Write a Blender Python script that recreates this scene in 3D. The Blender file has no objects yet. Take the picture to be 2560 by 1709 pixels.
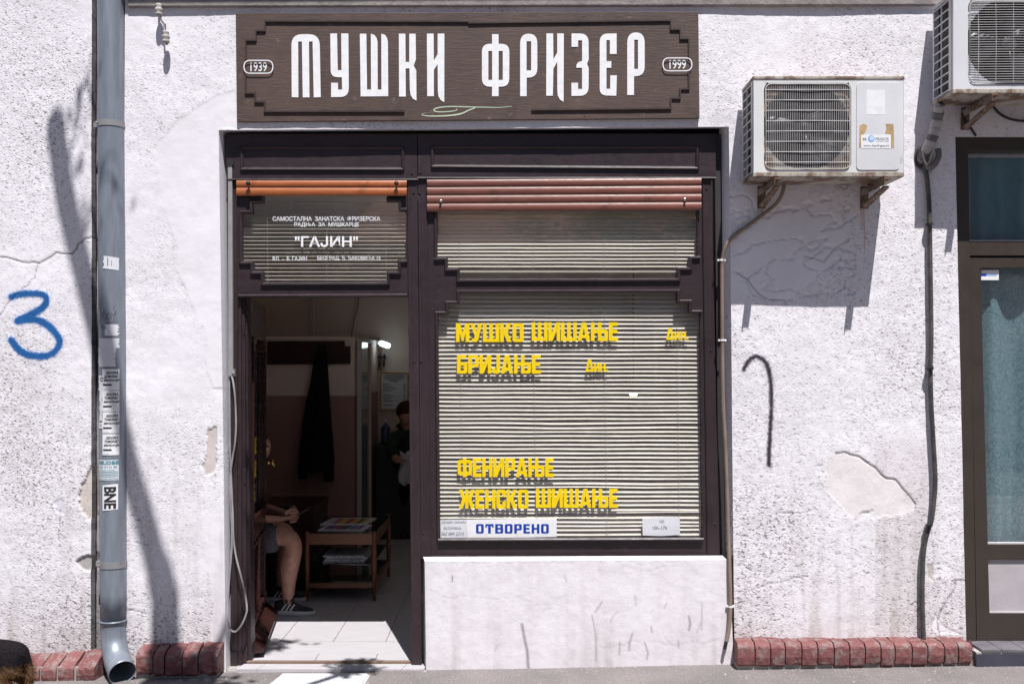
import bpy, math, random
import numpy as np
from math import radians as R, sin, cos, pi, sqrt
from mathutils import Vector, Matrix
from mathutils.geometry import tessellate_polygon

random.seed(7); rng = np.random.default_rng(11)
SC = bpy.context.scene; COL = SC.collection
# ------------------------------------------------------------------ camera, sky, sun, exposure
S, D, HY, H = 460.0, 5.3, 910.0, 1.663      # wall scale (px per m), camera distance, horizon row, eye height
cam = bpy.data.cameras.new('camera'); co = bpy.data.objects.new('camera', cam); COL.objects.link(co)
co.location = (0, -D, H); co.rotation_euler = (R(90), 0, 0)
cam.sensor_width = 36; cam.lens = 36*D*S/2560; cam.shift_y = (HY-854.5)/2560
cam.clip_start = .05; cam.clip_end = 500
SC.camera = co
SUN = Vector((-.27, 1, -2.25)).normalized()
w = bpy.data.worlds.new('World'); SC.world = w; w.use_nodes = True
wn = w.node_tree; wn.nodes.clear()
sky = wn.nodes.new('ShaderNodeTexSky'); sky.sky_type = 'NISHITA'; sky.sun_disc = False
sky.sun_elevation = math.asin(-SUN.z); sky.sun_rotation = math.atan2(-SUN.x, -SUN.y)
sky.air_density = 1.0; sky.dust_density = 1.0; sky.ozone_density = 4.0
bg = wn.nodes.new('ShaderNodeBackground'); bg.inputs['Strength'].default_value = .050
wo = wn.nodes.new('ShaderNodeOutputWorld')
wn.links.new(sky.outputs[0], bg.inputs[0]); wn.links.new(bg.outputs[0], wo.inputs[0])
sl = bpy.data.lights.new('sun', 'SUN'); sl.energy = 5.0; sl.angle = R(.32); sl.color = (1, .975, .955)
so = bpy.data.objects.new('sun', sl); COL.objects.link(so); so.location = (2, -8, 20)
so.rotation_euler = SUN.to_track_quat('-Z', 'Y').to_euler()
SC.view_settings.view_transform = 'Standard'; SC.view_settings.look = 'None'
SC.view_settings.gamma = 1; SC.view_settings.exposure = .50
SC.view_settings.use_curve_mapping = False
SC.cycles.max_bounces = 10; SC.cycles.diffuse_bounces = 7; SC.cycles.transparent_max_bounces = 16
SC.cycles.sample_clamp_indirect = 6
# ------------------------------------------------------------------ helpers
def W(px, py, d=0.0):
    f = (D+d)/D
    return ((px-1280)/S*f, d, H+(HY-py)/S*f)
def PX(px, d=0.0): return (px-1280)/S*(D+d)/D
def PZ(py, d=0.0): return H+(HY-py)/S*(D+d)/D
def ZA(x0, y0, k, pts): return [(x0+p[0]*k, y0+p[1]*k)+((p[2]*k,) if len(p) > 2 else ()) for p in pts]      # zoom crop -> photo pixels
def gz(x): return .0094 + (.0195 if x > 0 else .012)*max(-9, min(9, x))

def label(o, lab=None, cat=None, group=None, kind=None):
    if lab: o['label'] = lab
    if cat: o['category'] = cat
    if group: o['group'] = group
    if kind: o['kind'] = kind
    return o
def thing(name, lab, cat, loc=(0, 0, 0), group=None):
    o = bpy.data.objects.new(name, None); COL.objects.link(o); o.location = loc
    o.empty_display_size = .1
    return label(o, lab, cat, group)
def wloc(o):
    v = Vector((0, 0, 0))
    while o is not None: v += o.location; o = o.parent
    return v
def mkobj(name, verts, faces, mat, parent=None, smooth=False, bevel=0, lab=None, cat=None, group=None, kind=None, mats=None, fm=None):
    verts = np.asarray(verts, dtype=float)
    if parent is not None: org = np.array(wloc(parent)); loc = (0, 0, 0)
    elif len(verts):
        lo, hi = verts.min(0), verts.max(0); org = np.array([(lo[0]+hi[0])/2, (lo[1]+hi[1])/2, lo[2]]); loc = org
    me = bpy.data.meshes.new(name); me.from_pydata((verts-org).tolist(), [], faces); me.update()
    for m in (mats or [mat]): me.materials.append(m)
    if fm: me.polygons.foreach_set('material_index', fm)
    if smooth: me.polygons.foreach_set('use_smooth', [True]*len(me.polygons))
    o = bpy.data.objects.new(name, me); COL.objects.link(o)
    if parent is not None: o.parent = parent
    else: o.location = loc
    if bevel:
        b = o.modifiers.new('bevel', 'BEVEL'); b.width = bevel; b.segments = 2; b.limit_method = 'ANGLE'; b.angle_limit = R(40)
    return label(o, lab, cat, group, kind)
def rp(pts, n=6):
    """polygon with rounded corners: points (x, y) or (x, y, r)"""
    out = []; N = len(pts)
    for i, p in enumerate(pts):
        if len(p) < 3 or p[2] <= 0: out.append((p[0], p[1])); continue
        a, b = pts[i-1], pts[(i+1) % N]; P = Vector((p[0], p[1]))
        va = Vector((a[0], a[1]))-P; vb = Vector((b[0], b[1]))-P
        ra = min(p[2], va.length*.5 if len(a) > 2 and a[2] > 0 else va.length*.99); rb = min(p[2], vb.length*.5 if len(b) > 2 and b[2] > 0 else vb.length*.99)
        A = P+va.normalized()*ra; B = P+vb.normalized()*rb
        for k in range(n+1):
            t = k/n; q = A*(1-t)**2+P*(2*t*(1-t))+B*t*t; out.append((q.x, q.y))
    return out
class MB:
    def __init__(s): s.v = []; s.f = []
    def add(s, v, f):
        b = len(s.v); s.v += [tuple(p) for p in v]; s.f += [tuple(i+b for i in q) for q in f]; return s
    def box(s, x0, x1, y0, y1, z0, z1):
        v = [(x, y, z) for z in (z0, z1) for y in (y0, y1) for x in (x0, x1)]
        return s.add(v, [(0, 2, 3, 1), (4, 5, 7, 6), (0, 1, 5, 4), (2, 6, 7, 3), (0, 4, 6, 2), (1, 3, 7, 5)])
    def hexa(s, q0, q1):       # two quads (front, back) of 4 world points
        return s.add(list(q0)+list(q1), [(0, 1, 2, 3), (7, 6, 5, 4), (0, 4, 5, 1), (1, 5, 6, 2), (2, 6, 7, 3), (3, 7, 4, 0)])
    def pbox(s, x0, y0, x1, y1, d0, d1, bx0=None, bx1=None):
        """box whose front face is given in photo pixels at depth d0, back at d1; bx*: bottom corners if slanted"""
        bx0 = x0 if bx0 is None else bx0; bx1 = x1 if bx1 is None else bx1
        f = [W(x0, y0, d0), W(x1, y0, d0), W(bx1, y1, d0), W(bx0, y1, d0)]
        b = [(p[0], d1, p[2]) for p in f]
        return s.hexa(f[::-1], b[::-1])
    def plate(s, outline, d, th, holes=(), world=False):
        """polygon with holes at depth d, thickness th backwards"""
        loops = [outline]+list(holes)
        L = [[(p if world else (PX(p[0], d), PZ(p[1], d))) for p in lp] for lp in loops]
        flat = [p for lp in L for p in lp]; n = len(flat)
        tris = tessellate_polygon([[Vector((p[0], p[1], 0)) for p in lp] for lp in L])
        v = [(p[0], d, p[1]) for p in flat]+[(p[0], d+th, p[1]) for p in flat]; f = []
        for a, b, c in tris:
            ar = (flat[b][0]-flat[a][0])*(flat[c][1]-flat[a][1])-(flat[b][1]-flat[a][1])*(flat[c][0]-flat[a][0])
            if ar < 0: b, c = c, b
            f.append((a, b, c)); f.append((c+n, b+n, a+n))
        o = 0
        for lp in L:
            m = len(lp)
            for i in range(m):
                j = (i+1) % m; f.append((o+i, o+j, o+j+n, o+i+n))
            o += m
        return s.add(v, f)
    def sweep(s, path, d, prof, closed=False, world=False):
        P = [Vector(p if world else (PX(p[0], d), PZ(p[1], d))) for p in path]; n = len(P); rings = []
        for i in range(n):
            a = P[i-1] if (closed or i > 0) else None; b = P[(i+1) % n] if (closed or i < n-1) else None
            if a is None: t = (b-P[i]).normalized(); nn = Vector((-t.y, t.x)); k = 1
            elif b is None: t = (P[i]-a).normalized(); nn = Vector((-t.y, t.x)); k = 1
            else:
                t1 = (P[i]-a).normalized(); t2 = (b-P[i]).normalized(); n1 = Vector((-t1.y, t1.x)); n2 = Vector((-t2.y, t2.x))
                nn = n1+n2
                if nn.length < 1e-6: nn = n1
                nn.normalize(); k = 1/max(.3, nn.dot(n1))
            rings.append([(P[i].x+nn.x*u*k, d-v, P[i].y+nn.y*u*k) for u, v in prof])
        m = len(prof); v = [p for r in rings for p in r]; f = []
        for i in range(n if closed else n-1):
            for j in range(m):
                a, b = i*m+j, i*m+(j+1) % m; c, e = ((i+1) % n)*m+(j+1) % m, ((i+1) % n)*m+j
                f.append((a, b, c, e))
        if not closed: f.append(tuple(range(m))[::-1]); f.append(tuple((n-1)*m+j for j in range(m)))
        return s.add(v, f)
    def tube(s, pts, r, n=10, cap=True):
        pts = [Vector(p) for p in pts]; N = len(pts); rr = r if hasattr(r, '__len__') else [r]*N
        T = [(pts[min(i+1, N-1)]-pts[max(i-1, 0)]).normalized() for i in range(N)]
        up = Vector((0, 0, 1)) if abs(T[0].z) < .9 else Vector((0, 1, 0)); A = T[0].cross(up).normalized(); v = []
        for i in range(N):
            A = (A-T[i]*A.dot(T[i])).normalized(); B = T[i].cross(A)
            v += [pts[i]+(A*cos(2*pi*k/n)+B*sin(2*pi*k/n))*rr[i] for k in range(n)]
        f = [(i*n+k, i*n+(k+1) % n, (i+1)*n+(k+1) % n, (i+1)*n+k) for i in range(N-1) for k in range(n)]
        if cap: f.append(tuple(range(n))[::-1]); f.append(tuple((N-1)*n+k for k in range(n)))
        return s.add(v, f)
    def lathe(s, c, prof, axis='z', n=20):
        v = []
        for r, h in prof:
            for k in range(n):
                a = 2*pi*k/n; p = (r*cos(a), r*sin(a), h)
                if axis == 'y': p = (r*cos(a), h, r*sin(a))
                if axis == 'x': p = (h, r*cos(a), r*sin(a))
                v.append((c[0]+p[0], c[1]+p[1], c[2]+p[2]))
        m = len(prof)
        f = [(i*n+k, i*n+(k+1) % n, (i+1)*n+(k+1) % n, (i+1)*n+k) for i in range(m-1) for k in range(n)]
        f.append(tuple(range(n))[::-1]); f.append(tuple((m-1)*n+k for k in range(n)))
        return s.add(v, f)
    def ribbon(s, path, d, wdt, h, taper=None):
        """flat strip along px path standing h proud of depth d"""
        n = len(path); P = [Vector((PX(p[0], d), PZ(p[1], d))) for p in path]; v = []
        for i in range(n):
            t = (P[min(i+1, n-1)]-P[max(i-1, 0)]).normalized(); q = Vector((-t.y, t.x))
            hw = wdt/2*(taper[i] if taper else 1)
            v += [(P[i].x+q.x*hw, d-h, P[i].y+q.y*hw), (P[i].x-q.x*hw, d-h, P[i].y-q.y*hw), (P[i].x-q.x*hw, d, P[i].y-q.y*hw), (P[i].x+q.x*hw, d, P[i].y+q.y*hw)]
        f = [(i*4+k, i*4+(k+1) % 4, i*4+4+(k+1) % 4, i*4+4+k) for i in range(n-1) for k in range(4)]
        f += [(3, 2, 1, 0), (n*4-4, n*4-3, n*4-2, n*4-1)]
        return s.add(v, f)
    def done(s, name, mat, parent=None, **k): return mkobj(name, s.v, s.f, mat, parent, **k)
def smoothpath(pts, n=8):
    P = [Vector(p) for p in pts]; out = []
    for i in range(len(P)-1):
        a, b, c, e = P[max(i-1, 0)], P[i], P[i+1], P[min(i+2, len(P)-1)]
        for k in range(n):
            t = k/n; out.append(.5*((2*b)+(c-a)*t+(2*a-5*b+4*c-e)*t*t+(3*b-3*c+e-a)*t**3))
    out.append(P[-1]); return out
def resample(pts, step):
    P = [Vector(p) for p in pts]; out = [P[0]]; acc = 0
    for i in range(len(P)-1):
        L = (P[i+1]-P[i]).length
        while acc+L >= step*len(out): out.append(P[i].lerp(P[i+1], (step*len(out)-acc)/max(L, 1e-9)))
        acc += L
    return out
# ------------------------------------------------------------------ materials
def nt(name):
    m = bpy.data.materials.new(name); m.use_nodes = True; t = m.node_tree; b = t.nodes['Principled BSDF']; return m, t, b
def N(t, typ, **k):
    n = t.nodes.new(typ)
    for a, b in k.items():
        if a.startswith('i_'):
            key = a[2:]; key = int(key) if key.isdigit() else key.replace('_', ' ')
            n.inputs[key].default_value = b
        else: setattr(n, a, b)
    return n
def ramp(t, fac, stops):
    r = t.nodes.new('ShaderNodeValToRGB'); e = r.color_ramp.elements
    while len(e) < len(stops): e.new(.5)
    for q, (p, c) in zip(e, stops): q.position = p; q.color = (c, c, c, 1) if not hasattr(c, '__len__') else (*c[:3], 1)
    t.links.new(fac, r.inputs[0]); return r.outputs[0]
def mixc(t, fac, a, b, mode='MIX'):
    m = N(t, 'ShaderNodeMix', data_type='RGBA', blend_type=mode)
    for i, v in ((0, fac), (6, a), (7, b)):
        if isinstance(v, bpy.types.NodeSocket): t.links.new(v, m.inputs[i])
        else: m.inputs[i].default_value = v if i == 0 else (*v[:3], 1)
    return m.outputs[2]
def mth(t, op, a, b=0.0, clamp=False):
    m = N(t, 'ShaderNodeMath', operation=op, use_clamp=clamp)
    for i, v in ((0, a), (1, b)):
        if isinstance(v, bpy.types.NodeSocket): t.links.new(v, m.inputs[i])
        else: m.inputs[i].default_value = v
    return m.outputs[0]
def coords(t, scale=(1, 1, 1), rot=(0, 0, 0), kind='Object'):
    tc = N(t, 'ShaderNodeTexCoord'); mp = N(t, 'ShaderNodeMapping'); mp.inputs['Scale'].default_value = scale; mp.inputs['Rotation'].default_value = rot
    t.links.new(tc.outputs[kind], mp.inputs[0]); return mp.outputs[0]
def noise(t, vec, scale, detail=3, rough=.55, out=0, dist=0):
    n = N(t, 'ShaderNodeTexNoise', i_Scale=scale, i_Detail=detail, i_Roughness=rough, i_Distortion=dist); t.links.new(vec, n.inputs['Vector']); return n.outputs[out]
def bump(t, b, h, strength, dist):
    n = N(t, 'ShaderNodeBump', i_Strength=strength, i_Distance=dist); t.links.new(h, n.inputs['Height']); t.links.new(n.outputs[0], b.inputs['Normal']); return n
def mat(name, col, rough=.6, var=.25, vs=6, bs=80, bst=.3, bd=.002, metal=0, col2=None, spec=.5, stretch=(1, 1, 1), coat=0):
    m, t, b = nt(name); v = coords(t, stretch)
    b.inputs['Roughness'].default_value = rough; b.inputs['Metallic'].default_value = metal; b.inputs['Specular IOR Level'].default_value = spec
    if coat: b.inputs['Coat Weight'].default_value = coat; b.inputs['Coat Roughness'].default_value = .25
    c2 = col2 or tuple(x*(1-var) for x in col)
    f = ramp(t, noise(t, v, vs, 5), [(.35, 0), (.65, 1)])
    t.links.new(mixc(t, f, col, c2), b.inputs['Base Color'])
    f2 = noise(t, v, vs*5, 3); r = mth(t, 'MULTIPLY_ADD', f2, .25); t.nodes[-1].inputs[2].default_value = rough-.12
    t.links.new(r, b.inputs['Roughness'])
    if bst: bump(t, b, noise(t, v, bs, 3), bst, bd)
    return m
def wood(name, col, col2, rough=.45, axis='x', bst=.4, wear=0, bd=.001):
    st = (1.2, 14, 14) if axis == 'x' else (14, 14, 1.2)
    m, t, b = nt(name); v = coords(t, st); v0 = coords(t)
    g = noise(t, v, 9, 6, .65, dist=.6); f = ramp(t, g, [(.3, 0), (.7, 1)]); c = mixc(t, f, col, col2)
    fd = ramp(t, noise(t, v0, 2.6, 5, .65), [(.35, 0), (.68, 1)]); c = mixc(t, mth(t, 'MULTIPLY', fd, .45), c, tuple(x*1.55 for x in col)); dk_ = ramp(t, noise(t, v0, 7, 6, .7), [(.56, 0), (.68, 1)]); c = mixc(t, mth(t, 'MULTIPLY', dk_, .5), c, tuple(x*.55 for x in col2))
    if wear:
        wv = ramp(t, noise(t, v0, 14, 6, .7), [(.60, 0), (.72, 1)]); wv = mth(t, 'MULTIPLY', wv, wear)
        c = mixc(t, wv, c, tuple(min(1, x*2.4+.06) for x in col))
    t.links.new(c, b.inputs['Base Color']); b.inputs['Roughness'].default_value = rough
    r = mth(t, 'MULTIPLY_ADD', noise(t, v0, 25, 3), .3); t.nodes[-1].inputs[2].default_value = rough-.15; t.links.new(r, b.inputs['Roughness'])
    bump(t, b, g, bst, bd); return m
def stucco():
    m, t, b = nt('stucco_render'); v = coords(t, kind='Object'); vd = coords(t, (1, 1, 1.5), (0, R(35), 0))
    at = N(t, 'ShaderNodeAttribute', attribute_name='tint'); ar = N(t, 'ShaderNodeAttribute', attribute_name='rough')
    big = noise(t, v, 3.5, 5, .6); med = noise(t, v, 28, 4, .6); pit = noise(t, vd, 62, 2.5, .6); pit2 = noise(t, vd, 38, 2, .5)
    p = ramp(t, pit, [(.33, 1), (.42, 0)]); p2 = ramp(t, pit2, [(.30, 1), (.38, 0)])
    pits = mth(t, 'MULTIPLY', mth(t, 'MAXIMUM', p, p2), ar.outputs['Fac'], True)
    c = mixc(t, ramp(t, big, [(.35, 0), (.7, 1)]), (.815, .79, .835), (.735, .705, .745))
    c = mixc(t, mth(t, 'MULTIPLY', ramp(t, med, [(.45, 0), (.75, 1)]), ar.outputs['Fac'], True), c, (.62, .585, .61))
    c = mixc(t, mth(t, 'MULTIPLY', pits, .74), c, (.17, .14, .14))
    c = mixc(t, 1.0, c, at.outputs['Color'], 'MULTIPLY')
    t.links.new(c, b.inputs['Base Color']); b.inputs['Roughness'].default_value = .9; b.inputs['Specular IOR Level'].default_value = .2
    fine = noise(t, vd, 85, 4, .65); coarse = noise(t, v, 24, 3, .55)
    hh = mth(t, 'ADD', mth(t, 'MULTIPLY', fine, .9), mth(t, 'SUBTRACT', mth(t, 'MULTIPLY', coarse, .8), mth(t, 'MULTIPLY', pits, .8)))
    bn = N(t, 'ShaderNodeBump', i_Distance=.0050); t.links.new(hh, bn.inputs['Height'])
    t.links.new(mth(t, 'MULTIPLY_ADD', ar.outputs['Fac'], .72), bn.inputs['Strength']); t.nodes[-1].inputs[2].default_value = .12
    t.links.new(bn.outputs[0], b.inputs['Normal']); return m
def glass(name='window_glass', tint=(1, 1, 1), refl=1.45):
    m = bpy.data.materials.new(name); m.use_nodes = True; t = m.node_tree; t.nodes.clear()
    o = N(t, 'ShaderNodeOutputMaterial'); tr = N(t, 'ShaderNodeBsdfTransparent'); tr.inputs[0].default_value = (*tint, 1)
    gl = N(t, 'ShaderNodeBsdfGlossy', i_Roughness=.015); gl.inputs[0].default_value = (1, 1, 1, 1)
    fr = N(t, 'ShaderNodeFresnel', i_IOR=1.6); ge = N(t, 'ShaderNodeNewGeometry'); io = mth(t, 'MULTIPLY_ADD', ge.outputs['Backfacing'], 1/1.5-1.5); t.nodes[-1].inputs[2].default_value = 1.5; t.links.new(io, fr.inputs['IOR']); mx = N(t, 'ShaderNodeMixShader')
    v = coords(t); sm = ramp(t, noise(t, v, 5, 6, .7), [(.45, 0), (.8, 1)])
    df = N(t, 'ShaderNodeBsdfDiffuse'); df.inputs[0].default_value = (.7, .7, .72, 1)
    mx2 = N(t, 'ShaderNodeMixShader'); t.links.new(mth(t, 'MULTIPLY_ADD', sm, .03), mx2.inputs[0]); t.nodes[-1].inputs[2].default_value = .012
    t.links.new(tr.outputs[0], mx2.inputs[1]); t.links.new(df.outputs[0], mx2.inputs[2])
    t.links.new(mth(t, 'MULTIPLY', fr.outputs[0], refl), mx.inputs[0]); t.links.new(mx2.outputs[0], mx.inputs[1]); t.links.new(gl.outputs[0], mx.inputs[2])
    t.links.new(mx.outputs[0], o.inputs[0]); return m
def brickmat():
    m, t, b = nt('painted_red_brick'); v = coords(t); a = N(t, 'ShaderNodeObjectInfo')
    c = mixc(t, ramp(t, noise(t, v, 9, 5, .6), [(.35, 0), (.7, 1)]), (.185, .060, .060), (.130, .048, .048))
    c = mixc(t, mth(t, 'MULTIPLY', a.outputs['Random'], .45), c, (.24, .09, .085))
    d1 = ramp(t, noise(t, v, 17, 5, .7), [(.50, 0), (.60, 1)]); c = mixc(t, mth(t, 'MULTIPLY', d1, .8), c, (.22, .17, .16))
    d2 = ramp(t, noise(t, v, 60, 3, .6), [(.66, 0), (.72, 1)]); c = mixc(t, mth(t, 'MULTIPLY', d2, .6), c, (.5, .42, .4))
    t.links.new(c, b.inputs['Base Color']); b.inputs['Roughness'].default_value = .72
    h = mth(t, 'ADD', noise(t, v, 22, 5, .65), mth(t, 'MULTIPLY', noise(t, v, 110, 3), .3)); bump(t, b, h, .8, .006); return m
def groundmat(name, ca, cb, bs=120):
    m, t, b = nt(name); v = coords(t)
    c = mixc(t, ramp(t, noise(t, v, 3, 6, .65), [(.35, 0), (.7, 1)]), ca, cb)
    g = noise(t, v, bs, 3, .7); c = mixc(t, ramp(t, g, [(.35, 1), (.5, 0)]), c, tuple(x*.55 for x in ca)); c = mixc(t, ramp(t, g, [(.62, 0), (.75, 1)]), c, tuple(min(1, x*1.7) for x in ca))
    t.links.new(c, b.inputs['Base Color']); b.inputs['Roughness'].default_value = .9
    bump(t, b, mth(t, 'ADD', g, mth(t, 'MULTIPLY', noise(t, v, 25, 4), .8)), .6, .004); return m
def flat(name, col, rough=.5, metal=0, emit=0):
    m, t, b = nt(name); b.inputs['Base Color'].default_value = (*col, 1); b.inputs['Roughness'].default_value = rough; b.inputs['Metallic'].default_value = metal
    v = coords(t); f = noise(t, v, 30, 4); c = mixc(t, ramp(t, f, [(.4, 0), (.75, 1)]), col, tuple(x*.88 for x in col)); t.links.new(c, b.inputs['Base Color'])
    if emit: b.inputs['Emission Color'].default_value = (*col, 1); b.inputs['Emission Strength'].default_value = emit
    return m
def metalpaint(name, col, rust=.5, vs=7, rough=.4, thr=.56):
    m, t, b = nt(name); v = coords(t)
    c = mixc(t, ramp(t, noise(t, v, 4, 4), [(.3, 0), (.7, 1)]), col, tuple(x*.88 for x in col))
    rs = ramp(t, noise(t, v, vs*2.2, 7, .72), [(thr, 0), (thr+.09, 1)]); rs = mth(t, 'MULTIPLY', rs, rust)
    rc = mixc(t, noise(t, v, 40, 3), (.20, .09, .035), (.05, .022, .014)); c = mixc(t, rs, c, rc)
    t.links.new(c, b.inputs['Base Color']); b.inputs['Roughness'].default_value = rough
    bump(t, b, noise(t, v, 50, 4), .15, .002); return m
M = {}
M['stucco'] = stucco()
M['brick'] = brickmat()
M['mortar'] = mat('cement_mortar', (.40, .37, .35), .95, bs=60, bst=.7, bd=.005)
M['pave'] = groundmat('worn_asphalt_pavement', (.215, .19, .185), (.145, .13, .13))
M['cornice'] = mat('grey_cornice_render', (.30, .27, .26), .95, .3, 12, 45, .8, .006)
M['road'] = groundmat('road_asphalt', (.06, .06, .062), (.045, .045, .047), 90)
M['frame'] = wood('aubergine_painted_wood', (.031, .019, .023), (.018, .012, .014), .42, 'x', .6, .22)
M['framev'] = wood('aubergine_painted_wood_upright', (.033, .020, .024), (.019, .012, .015), .42, 'z', .6, .22)
M['signwood'] = wood('weathered_brown_board', (.080, .048, .038), (.042, .026, .022), .6, 'x', .9, .55, .0020)
M['signtrim'] = wood('dark_sign_bead', (.045, .028, .026), (.03, .02, .02), .5)
M['white'] = flat('white_paint', (.80, .80, .82), .5)
M['letter'] = flat('white_vinyl', (.84, .84, .86), .45)
M['green'] = flat('pale_green_paint', (.52, .62, .45), .6)
M['yellow'] = flat('yellow_vinyl', (.85, .60, .0), .45)
M['blue'] = flat('blue_vinyl', (.01, .05, .36), .4)
M['black'] = flat('black_ink', (.02, .02, .022), .6)
M['ink'] = flat('grey_ink', (.10, .10, .13), .6)
M['tealink'] = flat('teal_ink', (.10, .27, .33), .6)
M['paper'] = mat('paper', (.68, .68, .72), .8, .1, 8, 25, .3, .003)
M['orange'] = wood('orange_shutter_slat', (.36, .105, .032), (.25, .07, .022), .40, 'x', .3)
M['brownslat'] = wood('red_brown_shutter_slat', (.175, .060, .042), (.13, .046, .034), .42, 'x', .35)
M['steel'] = mat('bright_screw', (.5, .5, .52), .3, metal=1, bst=0)
M['dsteel'] = mat('dark_screw', (.06, .055, .06), .35, metal=.6, bst=0)
M['zinc'] = mat('zinc_downpipe', (.245, .275, .325), .42, .22, 5, 30, .10, .003, metal=.25, stretch=(6, 6, 1))
M['clamp'] = metalpaint('rusty_clamp', (.25, .25, .26), .7)
M['glass'] = glass()
M['blind'] = mat('cream_blind_slat', (.58, .535, .455), .45, .08, 3, bst=0)
M['cord'] = flat('blind_cord', (.55, .53, .48), .7)
M['acwhite'] = metalpaint('aged_white_enamel', (.70, .70, .70), .55, 3, .38, .60)
M['acclean'] = metalpaint('white_enamel', (.68, .68, .71), .25, 2, .38, .66)
M['acrust'] = metalpaint('rusty_enamel_sheet', (.42, .38, .33), .85, 3, .6, .47)
M['acdark'] = mat('dark_condenser_coil', (.035, .03, .032), .6, bs=200)
M['fan'] = mat('dark_fan_plastic', (.035, .033, .04), .4)
M['wire'] = mat('pale_grille_wire', (.55, .53, .53), .4, .25, 20, bst=0)
M['bracket'] = metalpaint('rusted_bracket', (.30, .26, .22), .9, 5, .75, .42)
M['tan'] = mat('old_tan_glue', (.55, .38, .20), .8, .4, 20)
M['conduit'] = mat('beige_corrugated_conduit', (.27, .20, .155), .5, .25, 8, bst=0)
M['dconduit'] = mat('black_corrugated_conduit', (.035, .035, .038), .5, .5, 12, bst=0, col2=(.10, .09, .08))
M['tape'] = mat('pale_wrapping_tape', (.45, .42, .42), .6, .3, 9, 25, .6, .004)
M['tape2'] = mat('dark_wrapping_tape', (.16, .14, .15), .6, .3, 9, 25, .6, .004)
M['rubber'] = mat('black_rubber', (.015, .015, .016), .6)
M['strap'] = mat('white_strap', (.30, .29, .29), .6, .2, 12, 150, .3)
M['alu'] = mat('brown_aluminium', (.055, .042, .034), .42, .18, 6, 200, .05, .001, metal=.15)
M['panel'] = mat('white_door_panel', (.44, .41, .43), .55, .12, 9)
M['dtile'] = mat('dark_slate_tile', (.06, .06, .085), .4, .35, 8, 60, .2)
M['gtile'] = mat('grey_step_tile', (.16, .15, .17), .5, .3, 10, 60, .2)
M['tile'] = mat('pale_floor_tile', (.50, .48, .50), .35, .10, 5, 40, .06, stretch=(1, 8, 1))
M['cream'] = mat('cream_wall_paint', (.66, .55, .49), .8, .08, 2, 60, .1)
M['dado'] = mat('brown_pink_dado_paint', (.30, .165, .15), .7, .08, 2, 60, .1)
M['rackwood'] = wood('dark_rack_wood', (.035, .010, .010), (.02, .006, .006), .35)
M['cloth'] = mat('black_cloth', (.008, .008, .011), .95, .3, 12, 60, .4, .003, spec=.2)
M['tablewood'] = wood('walnut_table', (.22, .085, .04), (.15, .055, .028), .35)
M['doorwood'] = wood('mahogany_door', (.034, .012, .010), (.020, .007, .007), .25, 'z', .3, 0)
M['brass'] = mat('brass', (.75, .50, .18), .22, metal=1, bst=0)
M['skin'] = mat('skin', (.52, .29, .21), .5, .18, 25, 150, .15, .001, col2=(.42, .20, .15))
M['hair'] = mat('grey_black_hair', (.035, .033, .035), .6, .5, 60, 200, .8, .003)
M['shirt'] = mat('black_tshirt', (.012, .012, .016), .9, bs=90)
M['denim'] = mat('grey_denim', (.10, .10, .125), .9, .35, 30, 250, .5, .002)
M['shoe'] = mat('dark_knit_shoe', (.025, .026, .032), .8, .3, 40, 250, .5, .001)
M['sole'] = flat('white_rubber_sole', (.55, .56, .60), .5)
M['greencloth'] = mat('dark_green_cloth', (.012, .045, .02), .9)
M['redcloth'] = mat('dark_red_cloth', (.06, .008, .01), .9)
M['bluebottle'] = flat('blue_plastic', (.05, .07, .16), .3)
M['fur'] = mat('black_and_tan_fur', (.012, .010, .012), .8, 0, 5, 60, 1, .02, col2=(.14, .065, .028), stretch=(1, 1, .6))
M['bark'] = mat('tree_bark', (.13, .10, .08), .95, .4, 8, 20, 1, .02, stretch=(3, 3, .6))
M['leaf'] = mat('green_leaf', (.055, .10, .025), .55, .4, 4, bst=0)
M['housewall'] = mat('pale_house_render', (.55, .50, .43), .9, .15, 1.2)
M['roof'] = mat('clay_tile_roof', (.25, .09, .05), .9)
M['porcelain'] = mat('dirty_whitewashed_porcelain', (.50, .46, .43), .8, .35, 30, 60, .5)
M['ceil'] = mat('white_ceiling_paint', (.80, .77, .74), .8, .05, 2, 60, .1)
M['darkroom'] = flat('dim_interior_paint', (.12, .10, .09), .9)
# ------------------------------------------------------------------ walls as displaced grids
def vnoise(X, Z, sc, seed):
    r = np.random.default_rng(seed); G = r.random((256, 256)); x = X*sc+91.3; z = Z*sc+57.7
    xi = np.floor(x).astype(int); zi = np.floor(z).astype(int); fx = x-xi; fz = z-zi
    fx = fx*fx*(3-2*fx); fz = fz*fz*(3-2*fz); a = G[xi % 256, zi % 256]; b = G[(xi+1) % 256, zi % 256]; c = G[xi % 256, (zi+1) % 256]; d = G[(xi+1) % 256, (zi+1) % 256]
    return (a*(1-fx)+b*fx)*(1-fz)+(c*(1-fx)+d*fx)*fz
def fbm(X, Z, sc, seed, o=4):
    s = 0; a = .5
    for i in range(o): s = s+a*vnoise(X, Z, sc*2**i, seed+i); a *= .5
    return s
def inpoly(x, y, poly):
    r = np.zeros(x.shape, bool); n = len(poly)
    for i in range(n):
        x1, y1 = poly[i]; x2, y2 = poly[(i+1) % n]
        if y1 == y2: continue
        c = ((y1 > y) != (y2 > y)) & (x < (x2-x1)*(y-y1)/(y2-y1)+x1); r ^= c
    return r
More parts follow.
